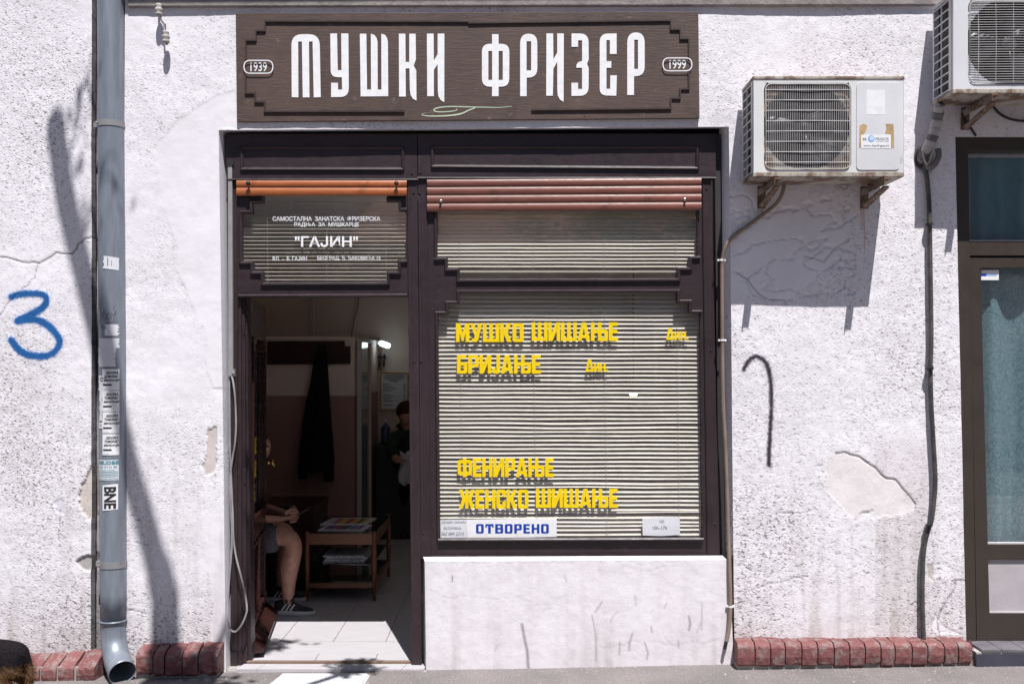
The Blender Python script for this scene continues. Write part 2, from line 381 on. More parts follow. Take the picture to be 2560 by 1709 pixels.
def distline(x, y, pts):
    d = np.full(x.shape, 1e9)
    for (x1, y1), (x2, y2) in zip(pts[:-1], pts[1:]):
        L = (x2-x1)**2+(y2-y1)**2+1e-9; t = np.clip(((x-x1)*(x2-x1)+(y-y1)*(y2-y1))/L, 0, 1)
        d = np.minimum(d, np.hypot(x-x1-t*(x2-x1), y-y1-t*(y2-y1)))
    return d
CR = []   # (points px, width px, darkness: crack shadow put into the tint)
def crack(pts, wd=3, dk=.8, jit=3, seg=3):
    r = random.Random(int(pts[0][0])); out = [pts[0]]
    for a, b in zip(pts[:-1], pts[1:]):
        for k in range(1, seg+1):
            t = k/seg; out.append((a[0]+(b[0]-a[0])*t+r.uniform(-jit, jit), a[1]+(b[1]-a[1])*t+r.uniform(-jit, jit)))
    CR.append((out, wd, dk))
crack([(235, 590), (205, 603), (182, 632), (140, 633), (98, 658), (60, 657), (0, 640)], 3.2, .85)
crack([(97, 657), (86, 695), (60, 722), (20, 760), (0, 790)], 2, .6)
crack([(150, 1275), (152, 1310), (145, 1350)], 1.8, .5)
crack([(312, 1350), (345, 1358), (372, 1362)], 1.8, .5)
crack([(312, 1519), (345, 1528), (370, 1532)], 2, .7)
crack([(2090, 1133), (2118, 1131), (2150, 1142), (2190, 1170), (2212, 1192), (2240, 1200), (2268, 1230), (2290, 1262)], 3.6, .85, 2)
crack([(2180, 1280), (2150, 1283), (2188, 1275)], 1.8, .6)
crack([(2428, 1447), (2395, 1450), (2380, 1480), (2350, 1530), (2344, 1560), (2352, 1590)], 2.4, .7)
crack([(2330, 1300), (2332, 1400), (2335, 1450)], 1.6, .4)
crack([(1840, 680), (1870, 697), (1895, 735), (1930, 752), (1985, 748)], 2.4, .55)
crack([(1870, 697), (1885, 685), (1905, 672)], 1.8, .45)
crack([(2010, 640), (2060, 650), (2090, 620), (2120, 600)], 2.6, .5, 5)
crack([(1870, 1480), (1925, 1460), (1990, 1445), (2020, 1440)], 1.8, .4)
crack([(1930, 1280), (2000, 1281)], 1.6, .5, 1)
for i in range(26):
    x = random.uniform(10, 225) if i % 3 == 0 else random.uniform(1850, 2380); y = random.uniform(1150, 1560) if i % 2 else random.uniform(1300, 1580)
    crack([(x, y), (x+random.uniform(5, 20), y+random.uniform(-9, 6))], 1.4, .4, 4)
PATCH = [  # polygon px, depth m, tint, roughness, dark rim
    (ZA(1760, 1100, .3883, [(790, 290), (790, 200), (805, 130), (870, 85), (940, 82), (1020, 112), (1070, 160), (1130, 212), (1170, 240), (1225, 250), (1275, 310), (1310, 360), (1360, 405), (1352, 455), (1300, 475), (1200, 490), (1120, 498), (1050, 490), (985, 515), (940, 480), (890, 430), (840, 380), (800, 340)]), .0026, (.965, .945, .895), .16),
    (ZA(0, 1100, .3883, [(585, 170), (555, 230), (530, 280), (513, 345), (510, 410), (535, 460), (570, 515), (592, 500), (600, 420), (620, 300), (600, 170)]), .008, (.76, .71, .63), .25),
    (ZA(0, 1100, .3883, [(492, 780), (530, 745), (585, 738), (605, 765), (590, 800), (600, 835), (545, 838), (520, 815)]), .008, (.52, .50, .47), .35),
    (ZA(0, 1100, .3883, [(350, 400), (385, 372), (420, 400), (410, 470), (370, 465)]), .002, (.85, .85, .88), .2),
    (ZA(0, 1100, .3883, [(1335, -60), (1375, -95), (1395, -90), (1392, 60), (1398, 140), (1370, 215), (1320, 222), (1300, 165), (1325, 110), (1330, 40)]), .006, (.74, .69, .63), .15),
    (ZA(1760, 1100, .3883, [(1435, 800), (1480, 795), (1470, 850), (1480, 900), (1450, 890)]), .004, (.66, .62, .56), .3),
    (ZA(1760, 1100, .3883, [(1490, 800), (1535, 785), (1580, 800), (1600, 845), (1585, 880), (1560, 900), (1530, 870), (1490, 880), (1470, 850)]), .002, (1.1, 1.1, 1.1), .9),
    (ZA(1760, 1100, .3883, [(1490, 1120), (1530, 1180), (1590, 1215), (1650, 1245), (1500, 1245), (1470, 1200)]), .003, (1.1, 1.1, 1.1), .6),
]
SMOOTH = [ZA(0, 0, .3571, [(1660, 650), (1520, 680), (1400, 740), (1260, 820), (1180, 900), (1115, 990), (1090, 1100), (1110, 1250), (1130, 1400), (1180, 1570), (1560, 1600), (1560, 900), (1680, 900)]),
          ZA(0, 560, .37, [(1120, -20), (1190, 120), (1210, 330), (1290, 520), (1340, 640), (1400, 800), (1400, 1000), (1440, 1100), (1530, 1100), (1530, -60)]),
          [(1815, 480), (1990, 480), (2090, 520), (2120, 580), (2080, 660), (2020, 720), (1950, 755), (1900, 740), (1850, 740), (1815, 760)],
          [(505, 1280), (575, 1280), (585, 1700), (520, 1700), (535, 1500)]]
def wallfield(X, Z):
    px = 1280+X*S; py = HY-(Z-H)*S
    wx = px+(fbm(X, Z, 9, 3, 3)-.45)*26; wy = py+(fbm(X, Z, 9, 30, 3)-.45)*26
    disp = (fbm(X, Z, 1.1, 1, 3)-.45)*.022+(fbm(X, Z, 14, 5, 3)-.45)*.0045
    rough = .62+1.0*(fbm(X, Z, 2.0, 8, 3)-.45)*2; rough = np.clip(rough, .12, 1.25); tint = np.ones(X.shape+(3,))
    low = np.clip((py-900)/800, 0, 1); rough = rough*(.72+.55*low)+.05
    rough = np.where(px < 240, rough*1.12, rough)
    # dirt: grey-brown splash zone near the ground, streaks
    sp = np.clip((py-1380)/310, 0, 1)**1.5*(.25+.9*fbm(X, Z, 4, 12, 4)); st = np.clip(fbm(X*7, Z*.45, 4, 20, 3)-.42, 0, 1)*np.clip((py-1000)/600, 0, 1)
    mot = np.clip(fbm(X, Z, 1.6, 140, 4)-.44, 0, 1)*.55+np.clip(fbm(X*8, Z*.8, 2.4, 150, 3)-.47, 0, 1)*np.clip((360-py)/300, 0, 1)*1.1; dirt = np.clip(sp*.75+st*1.7+mot*.35, 0, .8)
    g1 = np.clip((px-2186)/4, 0, 1)*np.clip((2345-px)/40, 0, 1)*np.clip((py-1060)/60, 0, 1)*np.clip((1600-py)/50, 0, 1); dirt = np.clip(dirt+g1*(.10+.22*fbm(X, Z, 3, 41, 3)+.1*np.clip((py-1250)/100, 0, 1)), 0, .8)
    hl = np.exp(-((px-45)**2/110**2+(py-1000)**2/240**2)); dirt = np.clip(dirt+hl*.10, 0, .8)
    for c, k in (((.60, .55, .50), dirt),): tint = tint*(1-k[..., None])+np.array(c)*k[..., None]
    for poly in SMOOTH:
        m = inpoly(wx, wy, poly); rough = np.where(m, rough*.10, rough); disp = np.where(m, disp*.6-.0004, disp)
    m = inpoly(wx, wy, SMOOTH[2]); ridg = np.abs(fbm(X*1.0+Z*.8, Z*2.2-X, 4.5, 61, 4)-.47); disp = np.where(m | ((px > 1850) & (px < 2140) & (py > 440) & (py < 740)), disp+np.clip(.03-ridg, 0, 1)*.30, disp)
    for poly, dep, tc, rg in PATCH:
        xs = [p[0] for p in poly]; ys = [p[1] for p in poly]; bb = (px > min(xs)-20) & (px < max(xs)+20) & (py > min(ys)-20) & (py < max(ys)+20)
        if not bb.any(): continue
        jx = px+(fbm(X, Z, 40, 71, 2)-.37)*8; jy = py+(fbm(X, Z, 40, 72, 2)-.37)*8; m = bb & inpoly(jx, jy, poly)
        disp = np.where(m, disp*.7+dep, disp); rough = np.where(m, rg, rough); f = (.92+.16*fbm(X, Z, 12, 77, 3))
        for k in range(3): tint[..., k] = np.where(m, tc[k]*f, tint[..., k])
    for pts, wd, dk in CR:
        xs = [p[0] for p in pts]; ys = [p[1] for p in pts]; bb = (px > min(xs)-8) & (px < max(xs)+8) & (py > min(ys)-8) & (py < max(ys)+8)
        if not bb.any(): continue
        dd = distline(px[bb], py[bb], pts); k = np.clip(1.25-dd/(wd*.68), 0, 1)
        disp[bb] += k*.0035; tint[bb] *= (1-k*dk)[..., None]
    # rust runs under the brackets
    for x0, y0, y1, wd in ((1905, 498, 560, 3), (1896, 498, 530, 2), (2154, 505, 585, 3.5), (2160, 505, 640, 2)):
        k = np.clip(1.3-np.abs(px-x0-(py-y0)*.01)/wd, 0, 1)*((py > y0) & (py < y1))*.6*np.clip((y1-py)/30, 0, 1); tint = tint*(1-k[..., None])+np.array((.55, .33, .22))*k[..., None]
    # broken hole behind the taped pipe
    k = np.exp(-(((px-2312)/22)**2+((py-398)/26)**2)**2); disp = disp+k*.05; tint *= (1-.75*k)[..., None]
    return disp, rough, tint
def panel(mb, att, tl, tr, br, bl, step=3.0, dep=(0, 0, 0, 0), base=0.0, fn=wallfield):
    w_ = max(abs(tr[0]-tl[0]), abs(br[0]-bl[0]), 1); h_ = max(abs(bl[1]-tl[1]), abs(br[1]-tr[1]), 1)
    nx = max(2, int(w_/step)+1); ny = max(2, int(h_/step)+1)
    if isinstance(dep, str): pass
    u, v = np.meshgrid(np.linspace(0, 1, nx), np.linspace(0, 1, ny))
    q = lambda i: tl[i]*(1-u)*(1-v)+tr[i]*u*(1-v)+br[i]*u*v+bl[i]*(1-u)*v
    dd = dep[0]*(1-u)*(1-v)+dep[1]*u*(1-v)+dep[2]*u*v+dep[3]*(1-u)*v+base
    f = (D+dd)/D; X = (q(0)-1280)/S*f; Z = H+(HY-q(1))/S*f
    di, ro, ti = fn(X, Z); Y = dd+di*(1 if di.shape else 1)
    b = sum(len(a) for a in mb['v']); mb['v'].append(np.stack([X, Y, Z], -1).reshape(-1, 3)); att['r'].append(ro.ravel()); att['t'].append(ti.reshape(-1, 3))
    idx = np.arange(nx*ny).reshape(ny, nx)+b
    mb['f'].append(np.stack([idx[:-1, :-1], idx[1:, :-1], idx[1:, 1:], idx[:-1, 1:]], -1).reshape(-1, 4))
def gridmesh(name, mb, att, mt, parent=None, **k):
    V = np.concatenate(mb['v']); F = np.concatenate(mb['f']); org = np.array(wloc(parent)) if parent is not None else np.array([V[:, 0].mean(), V[:, 1].mean(), V[:, 2].min()])
    me = bpy.data.meshes.new(name); me.vertices.add(len(V)); me.vertices.foreach_set('co', (V-org).ravel())
    me.loops.add(F.size); me.loops.foreach_set('vertex_index', F.ravel()); me.polygons.add(len(F)); me.polygons.foreach_set('loop_start', np.arange(0, F.size, 4)); me.polygons.foreach_set('loop_total', np.full(len(F), 4))
    me.update(calc_edges=True); me.polygons.foreach_set('use_smooth', np.ones(len(F), bool))
    a = me.attributes.new('rough', 'FLOAT', 'POINT'); a.data.foreach_set('value', np.concatenate(att['r']).astype(np.float32))
    c = me.attributes.new('tint', 'FLOAT_COLOR', 'POINT'); T = np.concatenate(att['t']); c.data.foreach_set('color', np.concatenate([T, np.ones((len(T), 1))], 1).astype(np.float32).ravel())
    me.materials.append(mt); o = bpy.data.objects.new(name, me); COL.objects.link(o)
    if parent is not None: o.parent = parent
    else: o.location = org
    return label(o, **k)
# the shop building: facade, cornice, parapet, bricks
bld = thing('shop_building', 'white roughcast street building around the barber shop front and the brown side door', 'building', (0, 0, 0))
A = {'r': [], 't': []}; B = {'v': [], 'f': []}
TOPY = -150; GB = 1715
panel(B, A, (312, 326), (547, 326), (566, GB), (314, GB))
panel(B, A, (312, TOPY), (547, TOPY), (547, 326), (312, 326))
panel(B, A, (547, TOPY), (1822, TOPY), (1822, 317), (547, 326))
panel(B, A, (1822, TOPY), (2388, TOPY), (2388, 342), (1822, 317))
panel(B, A, (1822, 317), (2388, 342), (2418, GB), (1838, GB))
panel(B, A, (2388, TOPY), (2760, TOPY), (2760, 342), (2388, 342), 5)
panel(B, A, (2760, TOPY), (4300, TOPY), (4300, GB), (2760, GB), 16)
panel(B, A, (312, -1250), (4300, -1250), (4300, TOPY), (312, TOPY), 30)
# reveals of the shop opening (splayed plaster), door reveal, pipe slot
dp = .13
panel(B, A, (547, 326), (570, 332), (584, GB), (566, GB), 3, (0, dp, dp, 0))
panel(B, A, (1797, 322), (1822, 317), (1838, 1395), (1806, 1390), 3, (dp, 0, 0, dp))
sof = [(547, 326), (1822, 317), (1797, 322), (570, 332)]
panel(B, A, *sof, 4, (0, 0, dp, dp))
panel(B, A, (2388, 342), (2389, 342), (2419, GB), (2418, GB), 3, (0, .06, .06, 0))
panel(B, A, (2388, 342), (2760, 342), (2760, 343), (2388, 343), 4, (0, 0, .06, .06))
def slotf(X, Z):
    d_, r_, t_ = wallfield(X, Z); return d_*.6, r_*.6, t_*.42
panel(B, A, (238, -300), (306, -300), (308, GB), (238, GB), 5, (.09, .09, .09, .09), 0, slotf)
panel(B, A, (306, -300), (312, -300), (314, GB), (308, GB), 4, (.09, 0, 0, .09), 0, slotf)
gridmesh('facade_wall', B, A, M['stucco'], bld)
# parapet under the shop window
def parf(X, Z):
    px = 1280+X*S; py = HY-(Z-H)*S; disp = (fbm(X, Z, 2, 101, 3)-.45)*.010+(fbm(X, Z, 20, 105, 3)-.45)*.003
    rough = np.full(X.shape, .10)+.10*fbm(X, Z, 3, 108, 3); low = np.clip((py-1480)/190, 0, 1)
    k = np.clip((fbm(X*6, Z*.6, 3, 110, 4)-.44)*1.6, 0, 1)*(.3+.7*low)*.8+low**2*.22*(.4+fbm(X, Z, 5, 131, 3)); k = np.clip(k+.10+.30*np.clip(fbm(X, Z, 2.4, 170, 4)-.42, 0, 1)+.5*np.clip(fbm(X*9, Z*.5, 2.2, 175, 3)-.46, 0, 1), 0, 1); tint = 1-k[..., None]*(1-np.array((.62, .56, .53)))
    for pts, wd, dk in (([(1305, 1560), (1312, 1600), (1318, 1625), (1321, 1668)], 4.2, .55), ([(1480, 1537), (1490, 1590), (1490, 1650)], 2.4, .35), ([(1488, 1530), (1506, 1502)], 2.2, .4), ([(1722, 1540), (1726, 1558), (1722, 1574)], 3.4, .5), ([(1581, 1582), (1574, 1605), (1573, 1625)], 3, .4), ([(1612, 1605), (1620, 1630), (1617, 1646)], 3, .38), ([(1755, 1505), (1754, 1575)], 2, .35), ([(1742, 1580), (1752, 1556)], 2, .35), ([(1550, 1605), (1548, 1635)], 2.4, .4), ([(1628, 1565), (1630, 1580)], 2.4, .4), ([(1412, 1440), (1416, 1452)], 4, .2), ([(1588, 1490), (1590, 1512)], 4, .2), ([(1696, 1600), (1697, 1618)], 2.4, .35), ([(1660, 1520), (1667, 1506)], 2, .35), ([(1525, 1555), (1532, 1540), (1545, 1528)], 2, .3), ([(1130, 1440), (1131, 1452)], 2, .6), ([(1660, 1590), (1674, 1604)], 1.6, .3), ([(1243, 1612), (1238, 1625)], 2.6, .25)):
        dd = distline(px, py, pts); k = np.clip(1.3-dd/wd, 0, 1); tint = tint*(1-k*dk)[..., None]
    for pts in ([(1070, 1475), (1180, 1500), (1290, 1490), (1360, 1512), (1440, 1480)], [(1560, 1420), (1640, 1428), (1690, 1415)], [(1500, 1610), (1600, 1600), (1700, 1612), (1830, 1595)], [(1070, 1405), (1300, 1408), (1500, 1402), (1700, 1409)]):
        dd = distline(px+(fbm(X, Z, 14, 9, 3)-.45)*40, py+(fbm(X, Z, 12, 19, 3)-.45)*40, pts); k = np.clip(1.2-dd/1.5, 0, 1); tint = tint*(1-k*.16)[..., None]; disp = disp+k*.0008
    return disp, rough, tint
B2 = {'v': [], 'f': []}; A2 = {'r': [], 't': []}
panel(B2, A2, (1062, 1402), (1822, 1398), (1838, GB), (1066, GB), 3, (.006, .002, 0, 0), 0, parf)
panel(B2, A2, (1058, 1391), (1806, 1388), (1822, 1398), (1062, 1402), 3, (.05, .05, .002, .006), 0, parf)
panel(B2, A2, (1058, 1391), (1062, 1402), (1066, GB), (1060, GB), 3, (.12, .006, 0, .12), 0, parf)
panel(B2, A2, (1806, 1388), (1822, 1398), (1838, GB), (1824, GB), 3, (.10, .002, 0, .10), 0, parf)
gridmesh('parapet_wall', B2, A2, M['stucco'], bld)
# cornice moulding and roof eave
mb = MB(); f0 = [W(318, -60, -.022), W(2700, -75, -.022), W(2700, 12, -.022), W(318, 17, -.022)]
mb.hexa(f0[::-1], [(p[0], .01, p[2]) for p in f0][::-1])
mb.done('cornice_moulding', M['cornice'], bld, bevel=.006)
ez = PZ(41)+2.25*.55
mb = MB(); mb.add([(-1.98, -.55, ez+.010), (6.6, -.55, ez+.085), (6.6, .3, ez+.085), (-1.98, .3, ez+.010), (-1.98, -.55, ez+.14), (6.6, -.55, ez+.235), (6.6, .3, ez+.235), (-1.98, .3, ez+.14)], [(3, 2, 1, 0), (4, 5, 6, 7), (0, 1, 5, 4), (1, 2, 6, 5), (2, 3, 7, 6), (3, 0, 4, 7)])
mb.done('roof_eave', M['housewall'], bld)
# ---- neighbour on the left
nb = thing('neighbour_building', 'pitted white stucco house wall left of the downpipe, carrying a blue 3', 'building', (-3, 0, 0))
B3 = {'v': [], 'f': []}; A3 = {'r': [], 't': []}
panel(B3, A3, (-60, -300), (230, -300), (228, GB), (-60, GB)); panel(B3, A3, (-1500, -300), (-60, -300), (-60, GB), (-1500, GB), 14)
panel(B3, A3, (-1500, -1250), (230, -1250), (230, -300), (-1500, -300), 30)
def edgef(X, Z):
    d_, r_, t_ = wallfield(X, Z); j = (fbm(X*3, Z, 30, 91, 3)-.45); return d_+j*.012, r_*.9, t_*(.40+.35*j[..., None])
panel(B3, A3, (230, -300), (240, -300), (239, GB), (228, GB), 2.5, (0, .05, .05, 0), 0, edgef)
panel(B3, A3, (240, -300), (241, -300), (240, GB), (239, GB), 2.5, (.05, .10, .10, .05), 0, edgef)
gridmesh('facade_wall', B3, A3, M['stucco'], nb)
# ---- bricks of the plinths
def plinth_brick(x0, x1, ytop, yed, ybot, parent, d=-.115, skew=0, chip=0):
    r = random.Random(int(x0)); g = .0028; X0, X1 = PX(x0, d)+g, PX(x1, d)-g; zb = PZ(ybot, d); ze = PZ(yed, d); zt = PZ(ytop, 0)
    j = lambda a=.0022: r.uniform(-a, a); nx = 4; prof = [(.03, zt-.004), (-.012, zt+j(.002)), (d+.022, ze+.022), (d+.004, ze+.006), (d, ze-.004), (d-.002, (ze+zb)/2), (d+.004, zb+.014), (d+.022, zb), (.03, zb)]
    v = []; m = len(prof)
    for i in range(nx+1):
        t = i/nx; e = .0012 if i in (0, nx) else 0
        for k, (y, z) in enumerate(prof):
            sx = (X0+(X1-X0)*t)*(1 if y > -9 else 1)+skew*(y-d); v.append((sx, y+j()+e, z+j(.003)-(e if k < 4 else 0)+(r.uniform(0, .018) if chip and k > 4 else 0)))
    f = [(i*m+k, i*m+(k+1) % m, (i+1)*m+(k+1) % m, (i+1)*m+k) for i in range(nx) for k in range(m)]+[tuple(range(m))[::-1], tuple(nx*m+k for k in range(m))]
    return mkobj('brick', v, f, M['brick'], parent, smooth=False, bevel=.0012)
xs = [1843, 1888, 1927, 1964, 2005, 2045, 2086, 2125, 2164, 2203, 2238, 2281, 2320, 2362, 2397, 2432]
for i in range(len(xs)-1): plinth_brick(xs[i], xs[i+1], 1592+random.uniform(-2, 2), 1618, 1668+random.uniform(-3, 2), bld, skew=.06-.012*i, chip=i in (3, 8, 12, 13, 14))
for x0, x1 in ((338, 382), (382, 410), (412, 455), (455, 494), (496, 545)): plinth_brick(x0, x1, 1606+(545-x0)*.02-4, 1640, 1692, bld, skew=.02, chip=x0 in (338, 496))
mb = MB(); v = []
for x, y, z in ((2428, 0, 1600), (2436, -.1, 1628), (2452, -.125, 1660), (2455, -.12, 1694), (2438, -.12, 1694), (2428, -.10, 1668)): v.append(W(x, z, y))
mb.add(v+[(p[0]+.02, .06, p[2]) for p in v], [(5, 4, 3, 2, 1, 0)]+[(i, (i+1) % 6, (i+1) % 6+6, i+6) for i in range(6)]); mb.done('corner_tile', M['redcloth'] if 0 else M['brick'], bld, bevel=.004)
for a, b in ((1845, 2430), (340, 543)):
    mb = MB(); mb.box(PX(a, -.09), PX(b, -.09), -.092, .03, -.06, PZ(1630)); mb.done('mortar_bed', M['mortar'], bld)
for x0, x1 in ((60, 98), (100, 140), (143, 184), (188, 236)): plinth_brick(x0, x1, 1630-(x0-60)*.06, 1675-(x0-60)*.03, 1712, nb, skew=.16, chip=x0 > 150)
for k in range(9): plinth_brick(60-41*(k+1)+2, 60-41*k, 1632, 1675, 1712, nb, skew=.16)
mb = MB(); mb.box(PX(-400, -.1), PX(232, -.1), -.103, .03, -.08, PZ(1652)); mb.done('mortar_bed', M['mortar'], nb)
# ------------------------------------------------------------------ ground
def ground(name, x0, x1, y0, y1, nx, ny, zo, mt, k='structure', amp=.006):
    X, Y = np.meshgrid(np.linspace(x0, x1, nx), np.linspace(y0, y1, ny)); Z = np.vectorize(gz)(X)+zo+(fbm(X, Y, 3, 55, 3)-.45)*amp
    idx = np.arange(nx*ny).reshape(ny, nx); F = np.stack([idx[:-1, :-1], idx[:-1, 1:], idx[1:, 1:], idx[1:, :-1]], -1).reshape(-1, 4)
    return mkobj(name, np.stack([X, Y, Z], -1).reshape(-1, 3), F.tolist(), mt, smooth=True, kind=k)
ground('pavement', -9, 9, -5.9, .14, 320, 110, 0, M['pave'])
mb = MB(); mb.box(-40, -9, -5.9, .14, -.25, -.10); mb.box(9, 40, -5.9, .14, 0, .18); mb.done('pavement_beyond', M['pave'], kind='structure')
mb = MB()
for i in range(80): mb.box(-40+i+.004, -39+i-.004, -6.05, -5.9, -.3, gz(-40+i)+.005)
mb.done('kerb', M['mortar'], kind='structure', bevel=.01)
mb = MB(); mb.box(-150, 150, -12.5, -6.05, -.6, -.13); mb.done('road', M['road'], kind='structure')
mb = MB(); mb.box(-150, 150, -150, -12.5, -.6, .0); mb.box(-150, 150, 9, 150, -.6, -.2); mb.done('ground', M['pave'], kind='structure')
# graffiti: spray paint lying on the render, conforming to it
def graffiti(name, pts, wd, col, lab, dens=.9, tail=None):
    P = [(p.x, p.y) for p in smoothpath([(x, y, 0) for x, y in pts], 10)]; xs = [p[0] for p in P]; ys = [p[1] for p in P]; st = 1.7; m_ = wd*2.2
    gx = np.arange(min(xs)-m_, max(xs)+m_, st); gy = np.arange(min(ys)-m_, max(ys)+m_, st); px, py = np.meshgrid(gx, gy)
    X = (px-1280)/S; Z = H+(HY-py)/S; di, _, _ = wallfield(X, Z); dd = distline(px, py, P)
    wv_ = (fbm(X, Z, 5, 88, 3)-.45)*wd*.55; dd = dd+wv_*.5; a = np.clip((wd/2+3-dd)/8, 0, 1)*dens; a = a+np.clip((wd/2+17-dd)/19, 0, 1)**2*.34; nz = vnoise(X, Z, 170, 5)
    a = np.clip(a-(nz-.25)*.62*(1-np.clip((wd/2-2-dd)/5, 0, 1)*.75), 0, 1)
    idx = np.arange(px.size).reshape(px.shape); keep = (a[:-1, :-1]+a[1:, 1:]+a[:-1, 1:]+a[1:, :-1]) > .02
    F = np.stack([idx[:-1, :-1], idx[1:, :-1], idx[1:, 1:], idx[:-1, 1:]], -1)[keep]
    V = np.stack([X, di-.0022, Z], -1).reshape(-1, 3); used = np.unique(F); mp = -np.ones(px.size, int); mp[used] = np.arange(len(used)); V = V[used]; F = mp[F]
    m, t, b = nt(name+'_paint'); at = N(t, 'ShaderNodeAttribute', attribute_name='cover'); b.inputs['Base Color'].default_value = (*col, 1); b.inputs['Roughness'].default_value = .6
    v = coords(t); bump(t, b, noise(t, v, 85, 4, .65), .6, .003)
    c = mixc(t, at.outputs['Fac'], tuple(min(1, x*2.4+.02) for x in col), col); t.links.new(c, b.inputs['Base Color'])
    t.links.new(at.outputs['Fac'], b.inputs['Alpha'])
    o = mkobj(name, V, F.tolist(), m, smooth=True, lab=lab, cat='graffiti'); q = o.data.attributes.new('cover', 'FLOAT', 'POINT'); q.data.foreach_set('value', a.ravel()[used].astype(np.float32)); return o
graffiti('blue_graffiti', ZA(0, 560, .37, [(80, 490), (140, 472), (220, 468), (290, 475), (318, 510), (290, 560), (210, 610), (125, 650), (180, 645), (250, 645), (320, 680), (380, 740), (405, 800), (370, 860), (300, 890), (210, 885), (140, 855), (80, 785)]), 15, (.005, .095, .30), 'blue spray-painted number 3 on the left stucco wall', 1.0)
graffiti('black_graffiti', ZA(1760, 500, .3826, [(258, 1105), (290, 1050), (335, 1020), (385, 1040), (420, 1100), (437, 1200), (440, 1320), (437, 1450), (428, 1600), (425, 1690), (428, 1730)]), 9, (.03, .02, .035), 'black spray-painted hook line on the wall right of the shop window', .95)
# ------------------------------------------------------------------ text and letters
def textobj(name, s, x0, x1, ytop, ybot, d, mt, parent=None, off=.0, rot=0, th=.0006, lab=None, italic=0, cat=None, warp=None, **k):
    cu = bpy.data.curves.new(name, 'FONT'); cu.body = s; cu.size = 1; cu.offset = off; cu.resolution_u = 3; cu.shear = italic
    to = bpy.data.objects.new('tmp', cu); COL.objects.link(to); dg = bpy.context.evaluated_depsgraph_get(); dg.update()
    me = bpy.data.meshes.new_from_object(to.evaluated_get(dg)); bpy.data.objects.remove(to); bpy.data.curves.remove(cu)
    if warp:
        import bmesh
        bm = bmesh.new(); bm.from_mesh(me); cs = [v.co[:2] for v in bm.verts]; ax = 1 if rot else 0; lo_, hi_ = min(c[ax] for c in cs), max(c[ax] for c in cs)
        for q in range(1, 12):
            p = [0, 0, 0]; p[ax] = lo_+(hi_-lo_)*q/12; nn = [0, 0, 0]; nn[ax] = 1
            bmesh.ops.bisect_plane(bm, geom=bm.verts[:]+bm.edges[:]+bm.faces[:], plane_co=p, plane_no=nn)
        bm.to_mesh(me); bm.free()
    V = np.array([v.co[:2] for v in me.vertices]); F = [tuple(p.vertices) for p in me.polygons]; bpy.data.meshes.remove(me)
    if rot == -90: V = np.stack([V[:, 1], -V[:, 0]], 1)
    lo, hi = V.min(0), V.max(0); U = (V-lo)/(hi-lo)
    X = PX(x0, d)+U[:, 0]*(PX(x1, d)-PX(x0, d)); Z = PZ(ybot, d)+U[:, 1]*(PZ(ytop, d)-PZ(ybot, d))
    n = len(V); P = np.concatenate([np.stack([X, np.full(n, d), Z], 1)]); G = []
    for f in F:
        a, b, c = P[f[0]], P[f[1]], P[f[2]]; cr = (b[0]-a[0])*(c[2]-a[2])-(b[2]-a[2])*(c[0]-a[0]); G.append(f if cr > 0 else f[::-1])
    if warp: P = warp(P)
    return mkobj(name, P, G, mt, parent, lab=lab, cat=cat, **k)
r_ = .16
